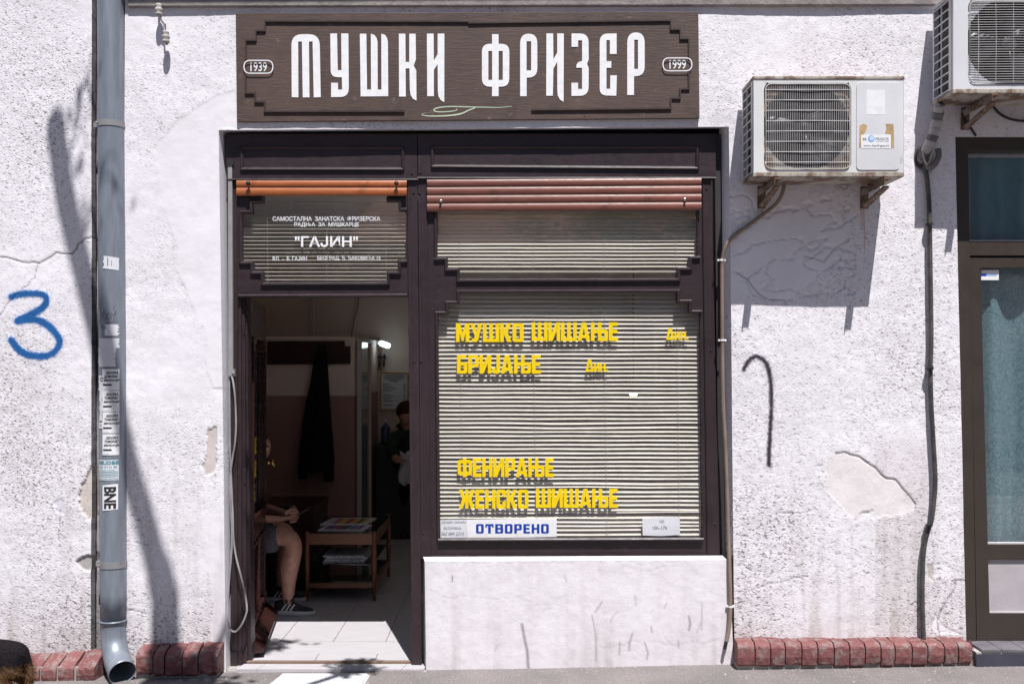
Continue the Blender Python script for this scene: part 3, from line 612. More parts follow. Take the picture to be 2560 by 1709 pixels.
GL = {
 'М': (.84, [[(0, 0), (0, 1), (.25, 1), (.42, .5), (.59, 1), (.84, 1), (.84, 0), (.61, 0), (.61, .5), (.48, .05), (.36, .05), (.23, .5), (.23, 0)]]),
 'У': (.74, [[(0, 1), (.25, 1), (.39, .55), (.50, 1), (.74, 1), (.52, .15), (.42, 0, .1), (.10, 0), (.10, .19), (.24, .19), (.29, .3)]]),
 'Ш': (1.02, [[(0, 0), (0, 1), (.23, 1), (.23, .17), (.395, .17), (.395, 1), (.625, 1), (.625, .17), (.79, .17), (.79, 1), (1.02, 1), (1.02, 0)]]),
 'К': (.72, [[(0, 0), (0, 1), (.23, 1), (.23, .6), (.44, 1), (.70, 1), (.46, .52), (.72, 0), (.45, 0), (.23, .42), (.23, 0)]]),
 'О': (.70, [[(0, 0, r_), (0, 1, r_), (.70, 1, r_), (.70, 0, r_)], [(.24, .18), (.46, .18), (.46, .82), (.24, .82)]]),
 'И': (.76, [[(0, 0), (0, 1), (.22, 1), (.22, .45), (.50, 1), (.76, 1), (.76, 0), (.54, 0), (.54, .55), (.26, 0)]]),
 'А': (.80, [[(0, 0), (.26, 1), (.54, 1), (.80, 0), (.56, 0), (.52, .15), (.28, .15), (.24, 0)], [(.32, .33), (.48, .33), (.40, .72)]]),
 'Њ': (1.10, [[(0, 0), (0, 1), (.23, 1), (.23, .61), (.45, .61), (.45, 1), (.68, 1), (.68, .61), (1.10, .61, r_), (1.10, 0, r_), (.45, 0), (.45, .42), (.23, .42), (.23, 0)], [(.68, .17), (.87, .17), (.87, .44), (.68, .44)]]),
 'Е': (.60, [[(0, 0), (0, 1), (.58, 1), (.58, .81), (.24, .81), (.24, .6), (.54, .6), (.54, .41), (.24, .41), (.24, .19), (.60, .19), (.60, 0)]]),
 'Б': (.68, [[(0, 0), (0, 1), (.62, 1), (.62, .81), (.24, .81), (.24, .61), (.68, .61, r_), (.68, 0, r_)], [(.24, .17), (.45, .17), (.45, .44), (.24, .44)]]),
 'Р': (.68, [[(0, 0), (0, 1), (.68, 1, r_), (.68, .34, r_), (.24, .34), (.24, 0)], [(.24, .52), (.45, .52), (.45, .83), (.24, .83)]]),
 'Ј': (.52, [[(.28, 1), (.52, 1), (.52, 0, r_), (0, 0, r_), (0, .3), (.22, .3), (.22, .18), (.28, .18)]]),
 'Ф': (.98, [[(.37, 0), (.37, .09), (0, .09, r_), (0, .91, r_), (.37, .91), (.37, 1), (.61, 1), (.61, .91), (.98, .91, r_), (.98, .09, r_), (.61, .09), (.61, 0)], [(.22, .27), (.37, .27), (.37, .73), (.22, .73)], [(.61, .27), (.76, .27), (.76, .73), (.61, .73)]]),
 'Н': (.70, [[(0, 0), (0, 1), (.23, 1), (.23, .6), (.47, .6), (.47, 1), (.70, 1), (.70, 0), (.47, 0), (.47, .41), (.23, .41), (.23, 0)]]),
 'Ж': (1.06, [[(0, 1), (.25, 1), (.42, .62), (.42, 1), (.64, 1), (.64, .62), (.81, 1), (1.06, 1), (.84, .5), (1.06, 0), (.81, 0), (.64, .38), (.64, 0), (.42, 0), (.42, .38), (.25, 0), (0, 0), (.22, .5)]]),
 'С': (.64, [[(0, 0, r_), (0, 1, r_), (.64, 1, r_), (.64, .62), (.41, .62), (.41, .82), (.24, .82), (.24, .18), (.41, .18), (.41, .38), (.64, .38), (.64, 0, r_)]]),
 'Д': (.86, [[(0, 0), (0, .14), (.24, 1), (.62, 1), (.86, .14), (.86, 0)], [(.28, .20), (.58, .20), (.43, .74)]]),
 'и': (.62, [[(0, 0), (0, .72), (.19, .72), (.19, .33), (.41, .72), (.62, .72), (.62, 0), (.43, 0), (.43, .38), (.21, 0)]]),
 'н': (.60, [[(0, 0), (0, .72), (.20, .72), (.20, .46), (.40, .46), (.40, .72), (.60, .72), (.60, 0), (.40, 0), (.40, .29), (.20, .29), (.20, 0)]]),
 'Т': (.74, [[(.25, 0), (.25, .80), (.14, .80), (.14, .62), (0, .62), (0, 1), (.74, 1), (.74, .62), (.60, .62), (.60, .80), (.49, .80), (.49, 0)]]),
 'В': (.72, [[(0, 0), (0, 1), (.70, 1, .14), (.70, .52, .10), (.72, .50, .05), (.72, 0, .16)], [(.24, .17), (.48, .17), (.48, .42), (.24, .42)], [(.24, .60), (.46, .60), (.46, .83), (.24, .83)]]),
 '.': (.20, [[(0, 0), (0, .2), (.2, .2), (.2, 0)]]),
}
def word(s, x0, x1, ytop, ybot, d, mt, parent, name='lettering', lab=None, th=.0015, gap=.05, fat=.012, xf=None, y2=None):
    tot = sum(GL[c][0] for c in s)+gap*(len(s)-1); mb = MB(); cx = 0; k = (x1-x0)/tot
    for c in s:
        wd, loops = GL[c]; L = []
        for i, lp in enumerate(loops):
            q = rp(lp, 4); a = sum(q[j][0]*q[(j+1) % len(q)][1]-q[(j+1) % len(q)][0]*q[j][1] for j in range(len(q)))
            L.append([(x0+(cx+p[0])*k, ybot+(ytop-ybot)*p[1]+(0 if y2 is None else (y2-ybot)*((cx+p[0])/tot))) for p in q])
        mb.plate(L[0], d, th, L[1:]); cx += wd+gap
    return mb.done(name, mt, parent, lab=lab)
# ------------------------------------------------------------------ the painted shop sign
sg = thing('shop_sign', 'dark brown wooden barber sign with tall white Cyrillic letters above the shop front', 'sign', W(1170, 305, -.02))
mb = MB(); q = [W(589, 33, -.021), W(1746, 29, -.021), W(1749, 296, -.021), W(592, 305, -.021)]
mb.hexa(q[::-1], [(p[0], -.003, p[2]) for p in q][::-1]); mb.done('board', M['signwood'], sg, bevel=.002)
def LZ(pts): return ZA(560, 0, .2895, pts)
def RZ(pts): return ZA(1160, 0, .2895, pts)
SL = [
 [LZ([(585, 840), (582, 297, 95), (825, 297, 95), (835, 840), (775, 842), (765, 360), (733, 360), (738, 842), (680, 842), (673, 360), (640, 360), (642, 842)])],
 [LZ([(918, 291), (976, 291), (982, 608), (1015, 608), (1012, 291), (1074, 291), (1078, 838, 75), (925, 840), (925, 716), (984, 716), (984, 775), (1020, 775), (1018, 668), (922, 668, 60)])],
 [LZ([(1173, 293), (1229, 293), (1235, 775), (1270, 775), (1268, 293), (1298, 303), (1318, 330), (1326, 365), (1327, 775), (1360, 775), (1358, 293), (1390, 303), (1408, 330), (1415, 365), (1418, 832), (1180, 834)])],
 [LZ([(1510, 293), (1566, 293), (1568, 537), (1600, 537), (1600, 293), (1655, 293), (1657, 515), (1638, 568), (1660, 610), (1662, 870), (1632, 855), (1612, 822), (1605, 775), (1602, 592), (1568, 592), (1570, 835), (1512, 835)])],
 [LZ([(1752, 292), (1810, 292), (1812, 525), (1845, 470), (1845, 292), (1903, 292), (1902, 883), (1872, 866), (1852, 833), (1847, 790), (1845, 555), (1812, 605), (1812, 832), (1755, 832)])],
 [RZ([(242, 297), (298, 297), (299, 380), (392, 380, 70), (390, 750, 70), (299, 750), (298, 832), (242, 832), (243, 750), (155, 750, 70), (155, 380, 70), (243, 380)]), RZ([(210, 442), (243, 442), (243, 692), (210, 692)]), RZ([(299, 442), (335, 442), (335, 692), (299, 692)])],
 [RZ([(485, 832), (485, 293, 85), (633, 293, 85), (633, 672, 80), (541, 672), (541, 832)]), RZ([(540, 358), (580, 358), (580, 610), (540, 610)])],
 [RZ([(712, 291), (770, 291), (772, 515), (805, 455), (805, 291), (862, 291), (860, 880), (830, 863), (810, 828), (806, 780), (805, 535), (772, 595), (767, 828), (710, 828)])],
 [RZ([(929, 291), (1075, 291, 75), (1077, 515), (1062, 552), (1077, 590), (1075, 828, 75), (928, 830), (928, 716), (985, 716), (985, 770), (1020, 770), (1020, 587), (970, 587), (972, 560), (988, 538), (1020, 528), (1020, 350), (985, 350), (985, 406), (929, 406)])],
 [RZ([(1318, 291), (1318, 468), (1260, 468), (1260, 348), (1230, 348), (1230, 530), (1272, 530), (1272, 587), (1230, 587), (1230, 768), (1262, 768), (1264, 652), (1320, 652), (1315, 828), (1172, 825, 60), (1172, 291, 75)])],
 [RZ([(1410, 822), (1410, 282, 90), (1560, 282, 90), (1560, 658, 80), (1468, 660), (1468, 822)]), RZ([(1470, 345), (1503, 345), (1503, 597), (1470, 597)])],
]
for L in SL:
    mb = MB(); mb.plate(rp(L[0], 5), -.0235, .003, L[1:]); mb.done('letter', M['letter'], sg)
tp = [(-.004, 0), (-.004, .009), (.004, .009), (.004, 0)]
for path in (LZ([(190, 520), (190, 352), (277, 352), (277, 270), (356, 270), (356, 188), (2110, 190)]), LZ([(2110, 204), (2500, 198)])+RZ([(1785, 181), (1785, 258), (1867, 258), (1867, 338), (1942, 338), (1942, 498)]),
             LZ([(188, 640), (188, 808), (270, 808), (270, 884), (353, 884), (353, 966), (1560, 964)]), RZ([(1940, 615), (1942, 772), (1865, 772), (1865, 852), (1785, 852), (1785, 940), (582, 952)])):
    mb = MB(); mb.sweep(path, -.021, tp); mb.done('trim_bead', M['signtrim'], sg)
for (x, y, f, txt) in ((168, 518, LZ, '1939'), (1714, 497, RZ, '1999')):
    o = rp([(*p, 17) for p in f([(x, y), (x+258, y), (x+258, y+120), (x, y+120)])], 6); i_ = rp([(*p, 14) for p in f([(x+9, y+9), (x+249, y+9), (x+249, y+111), (x+9, y+111)])], 6)
    mb = MB(); mb.plate(o, -.031, .001, [i_]); mb.done('year_frame', M['letter'], sg)
    if 0: pass
    a = f([(x+60, y+22), (x+203, y+100)]); textobj('year', txt, a[0][0], a[1][0], a[0][1], a[1][1], -.0225, M['letter'], sg, .012)
gp = smoothpath([(x, y, 0) for x, y in LZ([(2005, 938), (2012, 950), (1985, 960), (1900, 968), (1830, 965), (1812, 950), (1850, 932), (1950, 922), (2100, 925), (2250, 928), (2380, 930), (2485, 920)])], 6)
mb = MB(); mb.ribbon([(p.x, p.y) for p in gp], -.021, .0045, .0016, [.5+.9*sin(pi*i/(len(gp)-1)) for i in range(len(gp))])
gp = smoothpath([(x, y, 0) for x, y in LZ([(2170, 932), (2110, 955), (2040, 985), (1930, 1000), (1800, 1004), (1720, 998), (1712, 988), (1740, 978), (1830, 975)])], 6)
mb.ribbon([(p.x, p.y) for p in gp], -.0222, .007, .0006, [.35+.9*(1-abs(2*i/(len(gp)-1)-.55)) for i in range(len(gp))]); mb.done('flourish', M['green'], sg)
for x, y in ((599, 43), (600, 298), (1170, 40), (1172, 296), (1460, 42), (1740, 38), (1742, 289), (880, 299), (1462, 291)):
    mb = MB(); mb.lathe(W(x, y, -.0215), [(.003, 0), (.003, -.001), (.001, -.002)], 'y', 8); mb.done('screw', M['dsteel'], sg)
# ------------------------------------------------------------------ shop front joinery
sf = thing('shopfront', 'dark aubergine wooden shop front framing the open doorway and the blinds window', 'shop front', (0, .1, 0))
def post(x0, x1, bx0, bx1, y0, y1, d0, d1, grooves=(), nm='post'):
    mb = MB(); mb.pbox(x0, y0, x1, y1, d0, d1, bx0, bx1)
    return mb.done(nm, M['framev'], sf, bevel=.0025)
mb = MB(); mb.pbox(564, 334, 1043, 448, .056, .14, 566, 1043.5); mb.done('header_board', M['frame'], sf, bevel=.002)
mb = MB(); mb.pbox(1044.5, 334, 1790, 444, .056, .14, 1045, 1790); mb.done('header_board', M['frame'], sf, bevel=.002)
mp = [(0, 0), (.0, .006), (.006, .013), (.012, .011), (.018, .004), (.020, 0)]
mb = MB(); mb.sweep([(601, 366), (1011, 366), (1011, 427), (601, 427)][::-1], .056, mp, True); mb.done('header_moulding', M['frame'], sf)
mb = MB(); mb.sweep([(1077, 364), (1747, 365), (1747, 425), (1077, 420)][::-1], .056, mp, True); mb.done('header_moulding', M['frame'], sf)
mb = MB(); mb.sweep([(566, 447), (1043, 447)][::-1], .056, [(0, 0), (0, .006), (.006, .008), (.010, 0)]); mb.done('header_lip', M['frame'], sf)
mb = MB(); mb.sweep([(1044, 443), (1790, 443)][::-1], .056, [(0, 0), (0, .006), (.006, .008), (.010, 0)]); mb.done('header_lip', M['frame'], sf)
post(1018, 1043.5, 1029, 1054.5, 448, 1664, .064, .14)
post(1045, 1067, 1052, 1076, 448, 1396, .064, .14)
mb = MB()
for x0, b0 in ((1026, 1037), (1053, 1061), (1061, 1069)): mb.pbox(x0, 450, x0+2, 1392, .0615, .066, b0, b0+2)
mb.done('post_bead', M['framev'], sf)
post(1755, 1778, 1768, 1800, 444, 1392, .064, .15)
mb = MB(); mb.pbox(1757, 450, 1759, 1388, .0615, .066, 1771, 1773); mb.done('post_bead', M['framev'], sf)
post(580, 594, 576, 592, 448, 1668, .070, .15, nm='jamb')
post(594, 603, 592, 604, 742, 1664, .082, .16, nm='jamb'); post(603, 611, 604, 618, 744, 1662, .098, .18, nm='jamb'); post(611, 617, 618, 629, 746, 1655, .118, .2, nm='jamb')
for x, y in ((1034, 483), (1049, 483), (1036, 903), (1053, 903), (1059, 1331), (1048, 1560), (1767, 472), (1778, 875), (1788, 1309), (613, 1470), (612, 1175), (611, 800), (1029, 355), (1030, 434), (1051, 432)):
    mb = MB(); mb.lathe(W(x, y, .0635 if y > 448 else .0555), [(.006, 0), (.006, -.002), (.004, -.004), (.001, -.0045)], 'y', 10); mb.done('screw', M['dsteel'], sf)
# transom light over the door
HT = [(659, 484), (659, 508), (632, 508), (632, 534), (606, 534), (606, 654), (634, 654), (634, 679), (660, 679), (660, 707), (967, 706), (967, 679), (995, 679), (995, 650), (1015, 650), (1015, 528), (997, 528), (997, 505), (967, 505), (967, 484)]
mb = MB(); mb.plate([(594, 449), (1018, 448), (1020, 742), (594, 744)], .074, .03, [HT]); mb.done('transom_frame', M['frame'], sf, bevel=.001)
md = [(0, 0), (-.001, .008), (.004, .0135), (.012, .014), (.017, .008), (.018, 0)]
def moul(path, d=.074, closed=False, nm='step_moulding'):
    mb = MB(); mb.sweep(path, d, md, closed); mb.done(nm, M['frame'], sf, smooth=False)
moul([(659, 490), (659, 508), (632, 508), (632, 534), (601, 534)][::-1]); moul([(1018, 528), (997, 528), (997, 505), (967, 505), (967, 490)][::-1])
moul([(1018, 650), (995, 650), (995, 679), (967, 679), (967, 706), (660, 707), (660, 679), (634, 679), (634, 654), (600, 654)])
moul([(606, 654), (606, 534)]); mb = MB(); mb.sweep([(1018, 738), (598, 740)], .074, [(-.008, 0), (-.008, .014), (-.003, .019), (.003, .019), (.009, .012), (.01, 0)]); mb.done('transom_drip_rail', M['frame'], sf)
mb = MB(); mb.pbox(598, 475, 1020, 715, .094, .098); mb.done('pane', M['glass'], sf)
for s_, u0, u1, v0, v1, of in (('САМОСТАЛНА  ЗАНАТСКА  ФРИЗЕРСКА', 483, 1400, 820, 862, .013), ('РАДЊА  ЗА  МУШКАРЦЕ', 668, 1218, 872, 914, .013), ('"ГАЈИН"', 672, 1210, 990, 1082, .02), ('ВЛ.  -  Б. ГАЈИН', 483, 775, 1163, 1198, .012), ('БЕОГРАД, Ђ. ЂАКОВИЋА 15', 865, 1402, 1158, 1198, .012)):
    a, b = ZA(540, 300, .2933, [(u0, v0), (u1, v1)]); textobj('lettering', s_, a[0], b[0], a[1], b[1], .0932, M['letter'], sf, of)
# shop window: boards with stepped openings
HU = [(1093, 515), (1093, 644), (1119, 644), (1119, 671), (1149, 671), (1149, 698), (1693, 696), (1693, 669), (1722, 669), (1722, 641), (1744, 641), (1744, 515)]
HM = [(1149, 733), (1149, 760), (1121, 760), (1121, 786), (1095, 786), (1100, 1345), (1757, 1343), (1750, 783), (1722, 783), (1722, 757), (1692, 757), (1692, 731)]
mb = MB(); mb.plate([(1066, 445), (1756, 443), (1769, 1392), (1075, 1396)], .074, .04, [HU, HM]); mb.done('window_frame', M['frame'], sf, bevel=.001)
moul([(1750, 641), (1722, 641), (1722, 669), (1693, 669), (1693, 696), (1149, 698), (1149, 671), (1119, 671), (1119, 644), (1085, 644)]); moul([(1093, 644), (1093, 526)])
moul([(1100, 1345), (1095, 786), (1121, 786), (1121, 760), (1149, 760), (1149, 733), (1692, 731), (1692, 757), (1722, 757), (1722, 783), (1754, 783)])
mb = MB(); mb.sweep([(1757, 1343), (1096, 1345)], .074, [(-.002, 0), (-.002, .022), (.004, .026), (.012, .022), (.018, .010), (.02, 0)]); mb.done('window_sill_rail', M['frame'], sf)
mb = MB(); mb.sweep([(1769, 1385), (1078, 1388)], .074, [(-.002, 0), (-.002, .010), (.008, .012), (.012, 0)]); mb.done('bottom_rail', M['frame'], sf)
mb = MB(); mb.pbox(1080, 505, 1756, 712, .098, .102); mb.done('pane', M['glass'], sf)
mb = MB(); mb.pbox(1080, 722, 1768, 1356, .098, .102); mb.done('pane', M['glass'], sf)
Q = lambda u0, u1, v0, v1: (*ZA(1040, 760, .4208, [(u0, v0)])[0], *ZA(1040, 760, .4208, [(u1, v1)])[0])
for s_, u0, u1, v0, v1 in (('МУШКО', 237, 640, 113, 225), ('ШИШАЊЕ', 687, 1201, 108, 219), ('Дин.', 1487, 1618, 142, 212), ('БРИЈАЊЕ', 243, 743, 302, 412), ('Дин.', 1008, 1140, 330, 402), ('ФЕНИРАЊЕ', 247, 820, 914, 1026), ('ЖЕНСКО', 255, 668, 1101, 1213), ('ШИШАЊЕ', 712, 1200, 1096, 1208)):
    a = Q(u0, u1, v0, v1); word(s_, a[0], a[2], a[1], a[3], .0955, M['yellow'], sf)
# shutters pulled up over the lights
def slats(nm, x0, x1, ys, mt, lab, d, knobs, grp=None, kc='black', skew=0):
    t = thing(nm, lab, 'shutter', W((x0+x1)/2, ys[-1], d))
    for a, b in zip(ys[:-1], ys[1:]):
        h = (b-a)/S; r = .0; pr = [(-h/2+.0008, 0), (-h/2+.001, .005), (-h/4, .009), (0, .0105), (h/4, .009), (h/2-.001, .005), (h/2-.0008, 0)]
        mb = MB(); mb.sweep([(x1, (a+b)/2-skew), (x0, (a+b)/2)], d, [(u, v) for u, v in pr]); mb.done('slat', mt, t)
    for x, y in knobs:
        c = W(x, y, d-.008); k = MB()
        if kc == 'black': k.lathe(c, [(.008, 0), (.005, -.006), (.0055, -.014), (.011, -.017), (.0125, -.024), (.008, -.031), (.002, -.033)], 'y', 14); k.done('stop_knob', M['rubber'], t, smooth=True)
        else: k.lathe(c, [(.009, 0), (.009, -.003), (.005, -.005), (.005, -.012), (.0065, -.013), (.006, -.018), (.001, -.02)], 'y', 14); k.done('bolt', M['steel'], t, smooth=False)
    return t
slats('door_roller_shutter', 592, 1017, [451, 469.5, 490], M['orange'], 'bright orange-brown roller shutter slats above the doorway with two black knobs', .052, [(623, 460), (992, 460)])
slats('window_roller_shutter', 1068, 1753, [449, 468.5, 489, 509.5, 530], M['brownslat'], 'red-brown roller shutter slats pulled up above the wide window', .050, [(1102, 503), (1712, 499)], kc='steel', skew=4)
# ------------------------------------------------------------------ venetian blinds
def blind(lab, x0, x1, y0, y1, pitch, ang, d, cords, wob=0, bx=(0, 0), bottom=True, gaps=None, wd_=.025):
    t = thing('venetian_blind', lab, 'blind', W((x0+x1)/2, y1, d)); n = int((y1-y0)/pitch); wd = wd_; r = random.Random(int(x0))
    for i in range(n):
        y = y0+pitch*(i+.5); f = i/max(1, n-1); a0 = x0+bx[0]*f; a1 = x1+bx[1]*f; X0, X1 = PX(a0, d), PX(a1, d); ns = 14; a_ = ang(f) if callable(ang) else ang
        zz = PZ(y, d); dv = r.uniform(-.0006, .0006); sl = 0; dr = 0
        if gaps and i in gaps: sl, dr = gaps[i]
        v = []
        for k in range(ns+1):
            X = X0+(X1-X0)*k/ns; z = zz+dv+sl*(k/ns)+dr*math.exp(-((k/ns-.5)/.16)**2)+wob*.0008*sin(k*1.3+i*.35)*r.uniform(.3, 1)
            aa = R(a_+r.uniform(-1.5, 1.5)*(1+wob))
            for q in (-1, -.35, .35, 1):
                u = q*wd/2; cr = .0018*(1-q*q); v.append((X, d+u*cos(aa)-cr*sin(aa)*0, z+u*sin(aa)+cr))
        F = [(k*4+q, k*4+4+q, k*4+5+q, k*4+1+q) for k in range(ns) for q in range(3)]
        mkobj('slat', v, F, M['blind'], t, smooth=True)
    for c, cb in cords:
        mb = MB(); p0, p1 = W(c, y0-4, d-.0145), W(cb, y1+6, d-.0145); mb.box(0, 0, 0, 0, 0, 0) if 0 else mb.tube([p0, ((p0[0]+p1[0])/2, p0[1], (p0[2]+p1[2])/2), p1], .0009, 5); mb.done('ladder_cord', M['cord'], t)
    if bottom:
        mb = MB(); mb.pbox(x0+bx[0], y1+2, x1+bx[1], y1+7, d-.010, d+.010); mb.done('bottom_rail', M['blind'], t)
    return t
blind('cream blind with wide open thin slats in the small light over the doorway', 598, 1018, 500, 738, 9.7, 12, .121, [(668, 670), (816, 817), (965, 966)], bottom=False)
blind('cream blind in the upper light of the shop window, nearly closed', 1086, 1750, 520, 674, 9.3, lambda f: 58-16*f, .122, [(1149, 1149), (1333, 1334), (1509, 1511), (1689, 1691)], wob=.8)
gp_ = {48: (0, 0), 50: (-.006, 0), 51: (.012, .0), 56: (.004, 0), 27: (0, .0), 30: (.003, -.006), 31: (0, -.005), 43: (.002, .003), 44: (-.004, .003), 45: (.003, .004), 54: (.006, 0), 55: (.008, 0)}
blind('large cream venetian blind behind the yellow lettering of the main window', 1090, 1752, 728, 1350, 10.75, 47, .121, wd_=.0195, cords=[(1150, 1156), (1332, 1342), (1511, 1518), (1692, 1700)], wob=1.3, bx=(8, 8), bottom=False, gaps=gp_)
# papers in the window
def note(nm, lab, cat, poly, d, lines, mt='white', col='ink'):
    t = thing(nm, lab, cat, W(poly[0][0], max(p[1] for p in poly), d)); mb = MB(); mb.plate(poly, d, .0008); mb.done('sheet', M[mt], t)
    for s_, a0, a1, b0, b1, of, it, c in lines: textobj('printing', s_, a0, a1, b0, b1, d-.0006, M[c or col], t, of, italic=it)
    return t
def zz(u0, u1, v0, v1): a = ZA(1040, 1200, .3406, [(u0, v0), (u1, v1)]); return a[0][0], a[1][0], a[0][1], a[1][1]
os_ = note('open_sign', 'white strip with bold blue lettering in the lower left of the shop window', 'sign', ZA(1040, 1200, .3406, [(372, 288), (1032, 280), (1032, 414), (380, 428)]), .0925, [])
a = zz(440, 975, 320, 389); word('ОТВОРЕНО', a[0], a[1], a[2], a[3], .0918, M['blue'], os_, name='printing', gap=.14, th=.0006)
note('handwritten_note', 'handwritten paper note at the lower left corner of the window', 'note', ZA(1040, 1200, .3406, [(180, 290), (376, 288), (382, 427), (180, 430)]), .0945, [('IZDAJEM  GARAŽU', *zz(187, 370, 296, 320), 0, .3, 'ink'), ('BUDIMSKA', *zz(203, 330, 342, 362), 0, .2, 'ink'), ('062 889 2310', *zz(185, 352, 380, 404), 0, .3, 'ink')], 'paper')
note('opening_hours_note', 'crumpled white paper with opening hours in the lower right of the window', 'note', ZA(1040, 1200, .3406, [(1662, 280), (1935, 266), (1938, 400), (1800, 408), (1664, 404)]), .0945, [('OD', *zz(1787, 1822, 292, 312), .01, 0, 'ink'), ('10h-17h', *zz(1737, 1843, 336, 362), .01, 0, 'ink')], 'paper')
# ------------------------------------------------------------------ downpipe, stickers, insulators, strap
pc = lambda py: 277+(py/1560)*8
PR, PY = .0705, -.004
dpi = thing('downpipe', 'grey zinc rain downpipe with stickers and two clamps, left of the doorway', 'downpipe', W(300, 1690, -.1))
pts = [Vector((PX(pc(y), PY), PY, PZ(y, PY))) for y in (-1000, -400, 0, 200, 400, 600, 700, 900, 1100, 1180, 1200, 1300, 1400, 1480, 1550)]
mb = MB(); mb.tube(pts, [PR*(1+(.012 if i in (7, 10) else 0)) for i in range(len(pts))], 40); mb.done('pipe', M['zinc'], dpi, smooth=True)
e = smoothpath([(PX(284, PY), PY, PZ(1545, PY)), (PX(285, PY), PY, PZ(1572, PY)), (PX(286, -.02), -.02, PZ(1610, -.02)), (PX(293, -.07), -.07, PZ(1650, -.07)), (PX(306, -.155), -.155, PZ(1681, -.155))], 5)
n_ = len(e); mb = MB(); mb.tube(e, [PR*(1.04 if i < 2 else 1.0-.05*sin(pi*min(1, i/n_))) for i in range(n_)], 36, cap=False); inner = [p for p in e]
mb2 = MB(); mb2.tube(inner, [PR*.955]*n_, 36, cap=False); mb.add(mb2.v, [f[::-1] for f in mb2.f])
a0 = (n_-1)*36; b0 = n_*36+(n_-1)*36; mb.f += [(a0+k, a0+(k+1) % 36, b0+(k+1) % 36, b0+k) for k in range(36)]; mb.done('elbow', M['zinc'], dpi, smooth=True)
mb = MB(); mb.tube([e[1]+Vector((0, 0, .004)), e[1]-Vector((0, 0, .005))], PR*1.09, 36); mb.done('seam_ring', M['zinc'], dpi, smooth=True)
for y in (313, 1408):
    mb = MB(); c = Vector((PX(pc(y), PY), PY, PZ(y, PY))); mb.tube([c+Vector((0, 0, .016)), c-Vector((0, 0, .016))], PR*1.045, 36)
    mb.box(c.x-PR*1.05-.018, c.x-PR*.98, c.y-.012, c.y+.03, c.z-.014, c.z+.014); mb.lathe((c.x-PR*.8, c.y-PR*.7, c.z), [(.007, 0), (.007, -.012), (.003, -.014)], 'y', 8)
    mb.done('clamp', M['clamp'], dpi, smooth=False)
def wrapf(h):
    def f(P):
        P = np.array(P); py = HY-(P[:, 2]-H)*S; cx = (277+py/1560*8-1280)/S; dx = np.clip(P[:, 0]-cx, -PR*.995, PR*.995); P[:, 1] = PY-np.sqrt((PR+h)**2-dx**2); return P
    return f
def sticker(nm, lab, x0, x1, y0, y1, mt='paper', h=.0012, texts=(), jag=0, cat='sticker', rects=(), skew=0):
    h += .0008; t = thing(nm, lab, cat, W((x0+x1)/2, y1, -.075)); nx = 30; ny = 8; r = random.Random(int(y0)); v = []
    for j in range(ny+1):
        jl, jr = r.uniform(-jag, jag), r.uniform(-jag, jag)
        for i in range(nx+1):
            f = i/nx; X = (x0+jl)+(x1+jr-x0-jl)*f; v.append(((X-1280)/S, 0, H+(HY-(y0+(y1-y0)*j/ny+skew*f))/S))
    F = [(j*(nx+1)+i, (j+1)*(nx+1)+i, (j+1)*(nx+1)+i+1, j*(nx+1)+i+1) for j in range(ny) for i in range(nx)]
    mkobj('sheet', wrapf(h)(v), F, M[mt], t, smooth=True)
    for s_, a, b, c, d_, of, it, ro, mk in texts: textobj('printing', s_, a, b, c, d_, 0, M[mk], t, of, rot=ro, italic=it, warp=wrapf(h+.0012))
    for a, b, c, d_, mk in rects:
        v = []; m_ = 6
        for j in (0, 1):
            for i in range(m_+1): v.append(((a+(b-a)*i/m_-1280)/S, 0, H+(HY-(c+(d_-c)*j))/S))
        mkobj('printed_bar', wrapf(h+.001)(v), [(i, i+m_+1, i+m_+2, i+1) for i in range(m_)], M[mk], t)
    return t
sticker('paper_label', 'small torn white label high on the downpipe with pen scribble', 273, 307, 643, 674, jag=2, skew=4, rects=((283, 285, 648, 668, 'ink'), (292, 293, 655, 668, 'ink')))
sticker('paper_label', 'torn blank white label remnant just under the pen tag on the downpipe', 277, 306, 812, 840, jag=3)
sticker('paper_label', 'blank white paper band above the run of printed stickers', 260, 307, 846, 870, jag=1.5)
sticker('flyer', 'large peeling blank grey-white flyer on the downpipe', 256, 306, 870, 916, 'paper', .0008, jag=2.5)
sticker('flyer', 'half-covered flyer reading OT left of the first name sticker', 256, 290, 938, 975, 'paper', .0009, (('OT', 263, 281, 942, 953, .03, 0, 0, 'ink'), ('EV', 271, 278, 956, 960, 0, 0, 0, 'ink')), jag=2)
sticker('paper_scrap', 'narrow torn paper scrap left of the second name sticker', 261, 270, 966, 1050, 'paper', .0007, jag=3)
tops = (928, 981, 1034, 1088); pos = ('topmost of the four black-lettered name stickers on the downpipe', 'second from top of the four name stickers on the downpipe', 'third from top of the four name stickers on the downpipe', 'lowest of the four name stickers, above the teal flyer')
for y, lb in zip(tops, pos):
    sticker('name_sticker', lb, 270, 308, y-6, y+46, 'white', .0016, (('ISIDORA', 280, 306, y, y+6.5, .025, .3, 0, 'black'), ('TOMONIC', 276, 307.5, y+9, y+15.5, .025, .3, 0, 'black'), ('SMINKANJE', 273.5, 309, y+19, y+25.5, .025, .3, 0, 'black'), ('instagram', 272, 287, y+42, y+44, 0, 0, 0, 'ink')), rects=((272, 293, y+31, y+35, 'black'),)) ['group'] = 'name stickers in a column on the downpipe'
sticker('paper_scrap', 'small white scrap beside the third name sticker', 258, 270, 1054, 1068, 'white', .001, (), rects=((260, 269, 1058, 1059, 'ink'), (260, 269, 1062, 1063, 'ink')))
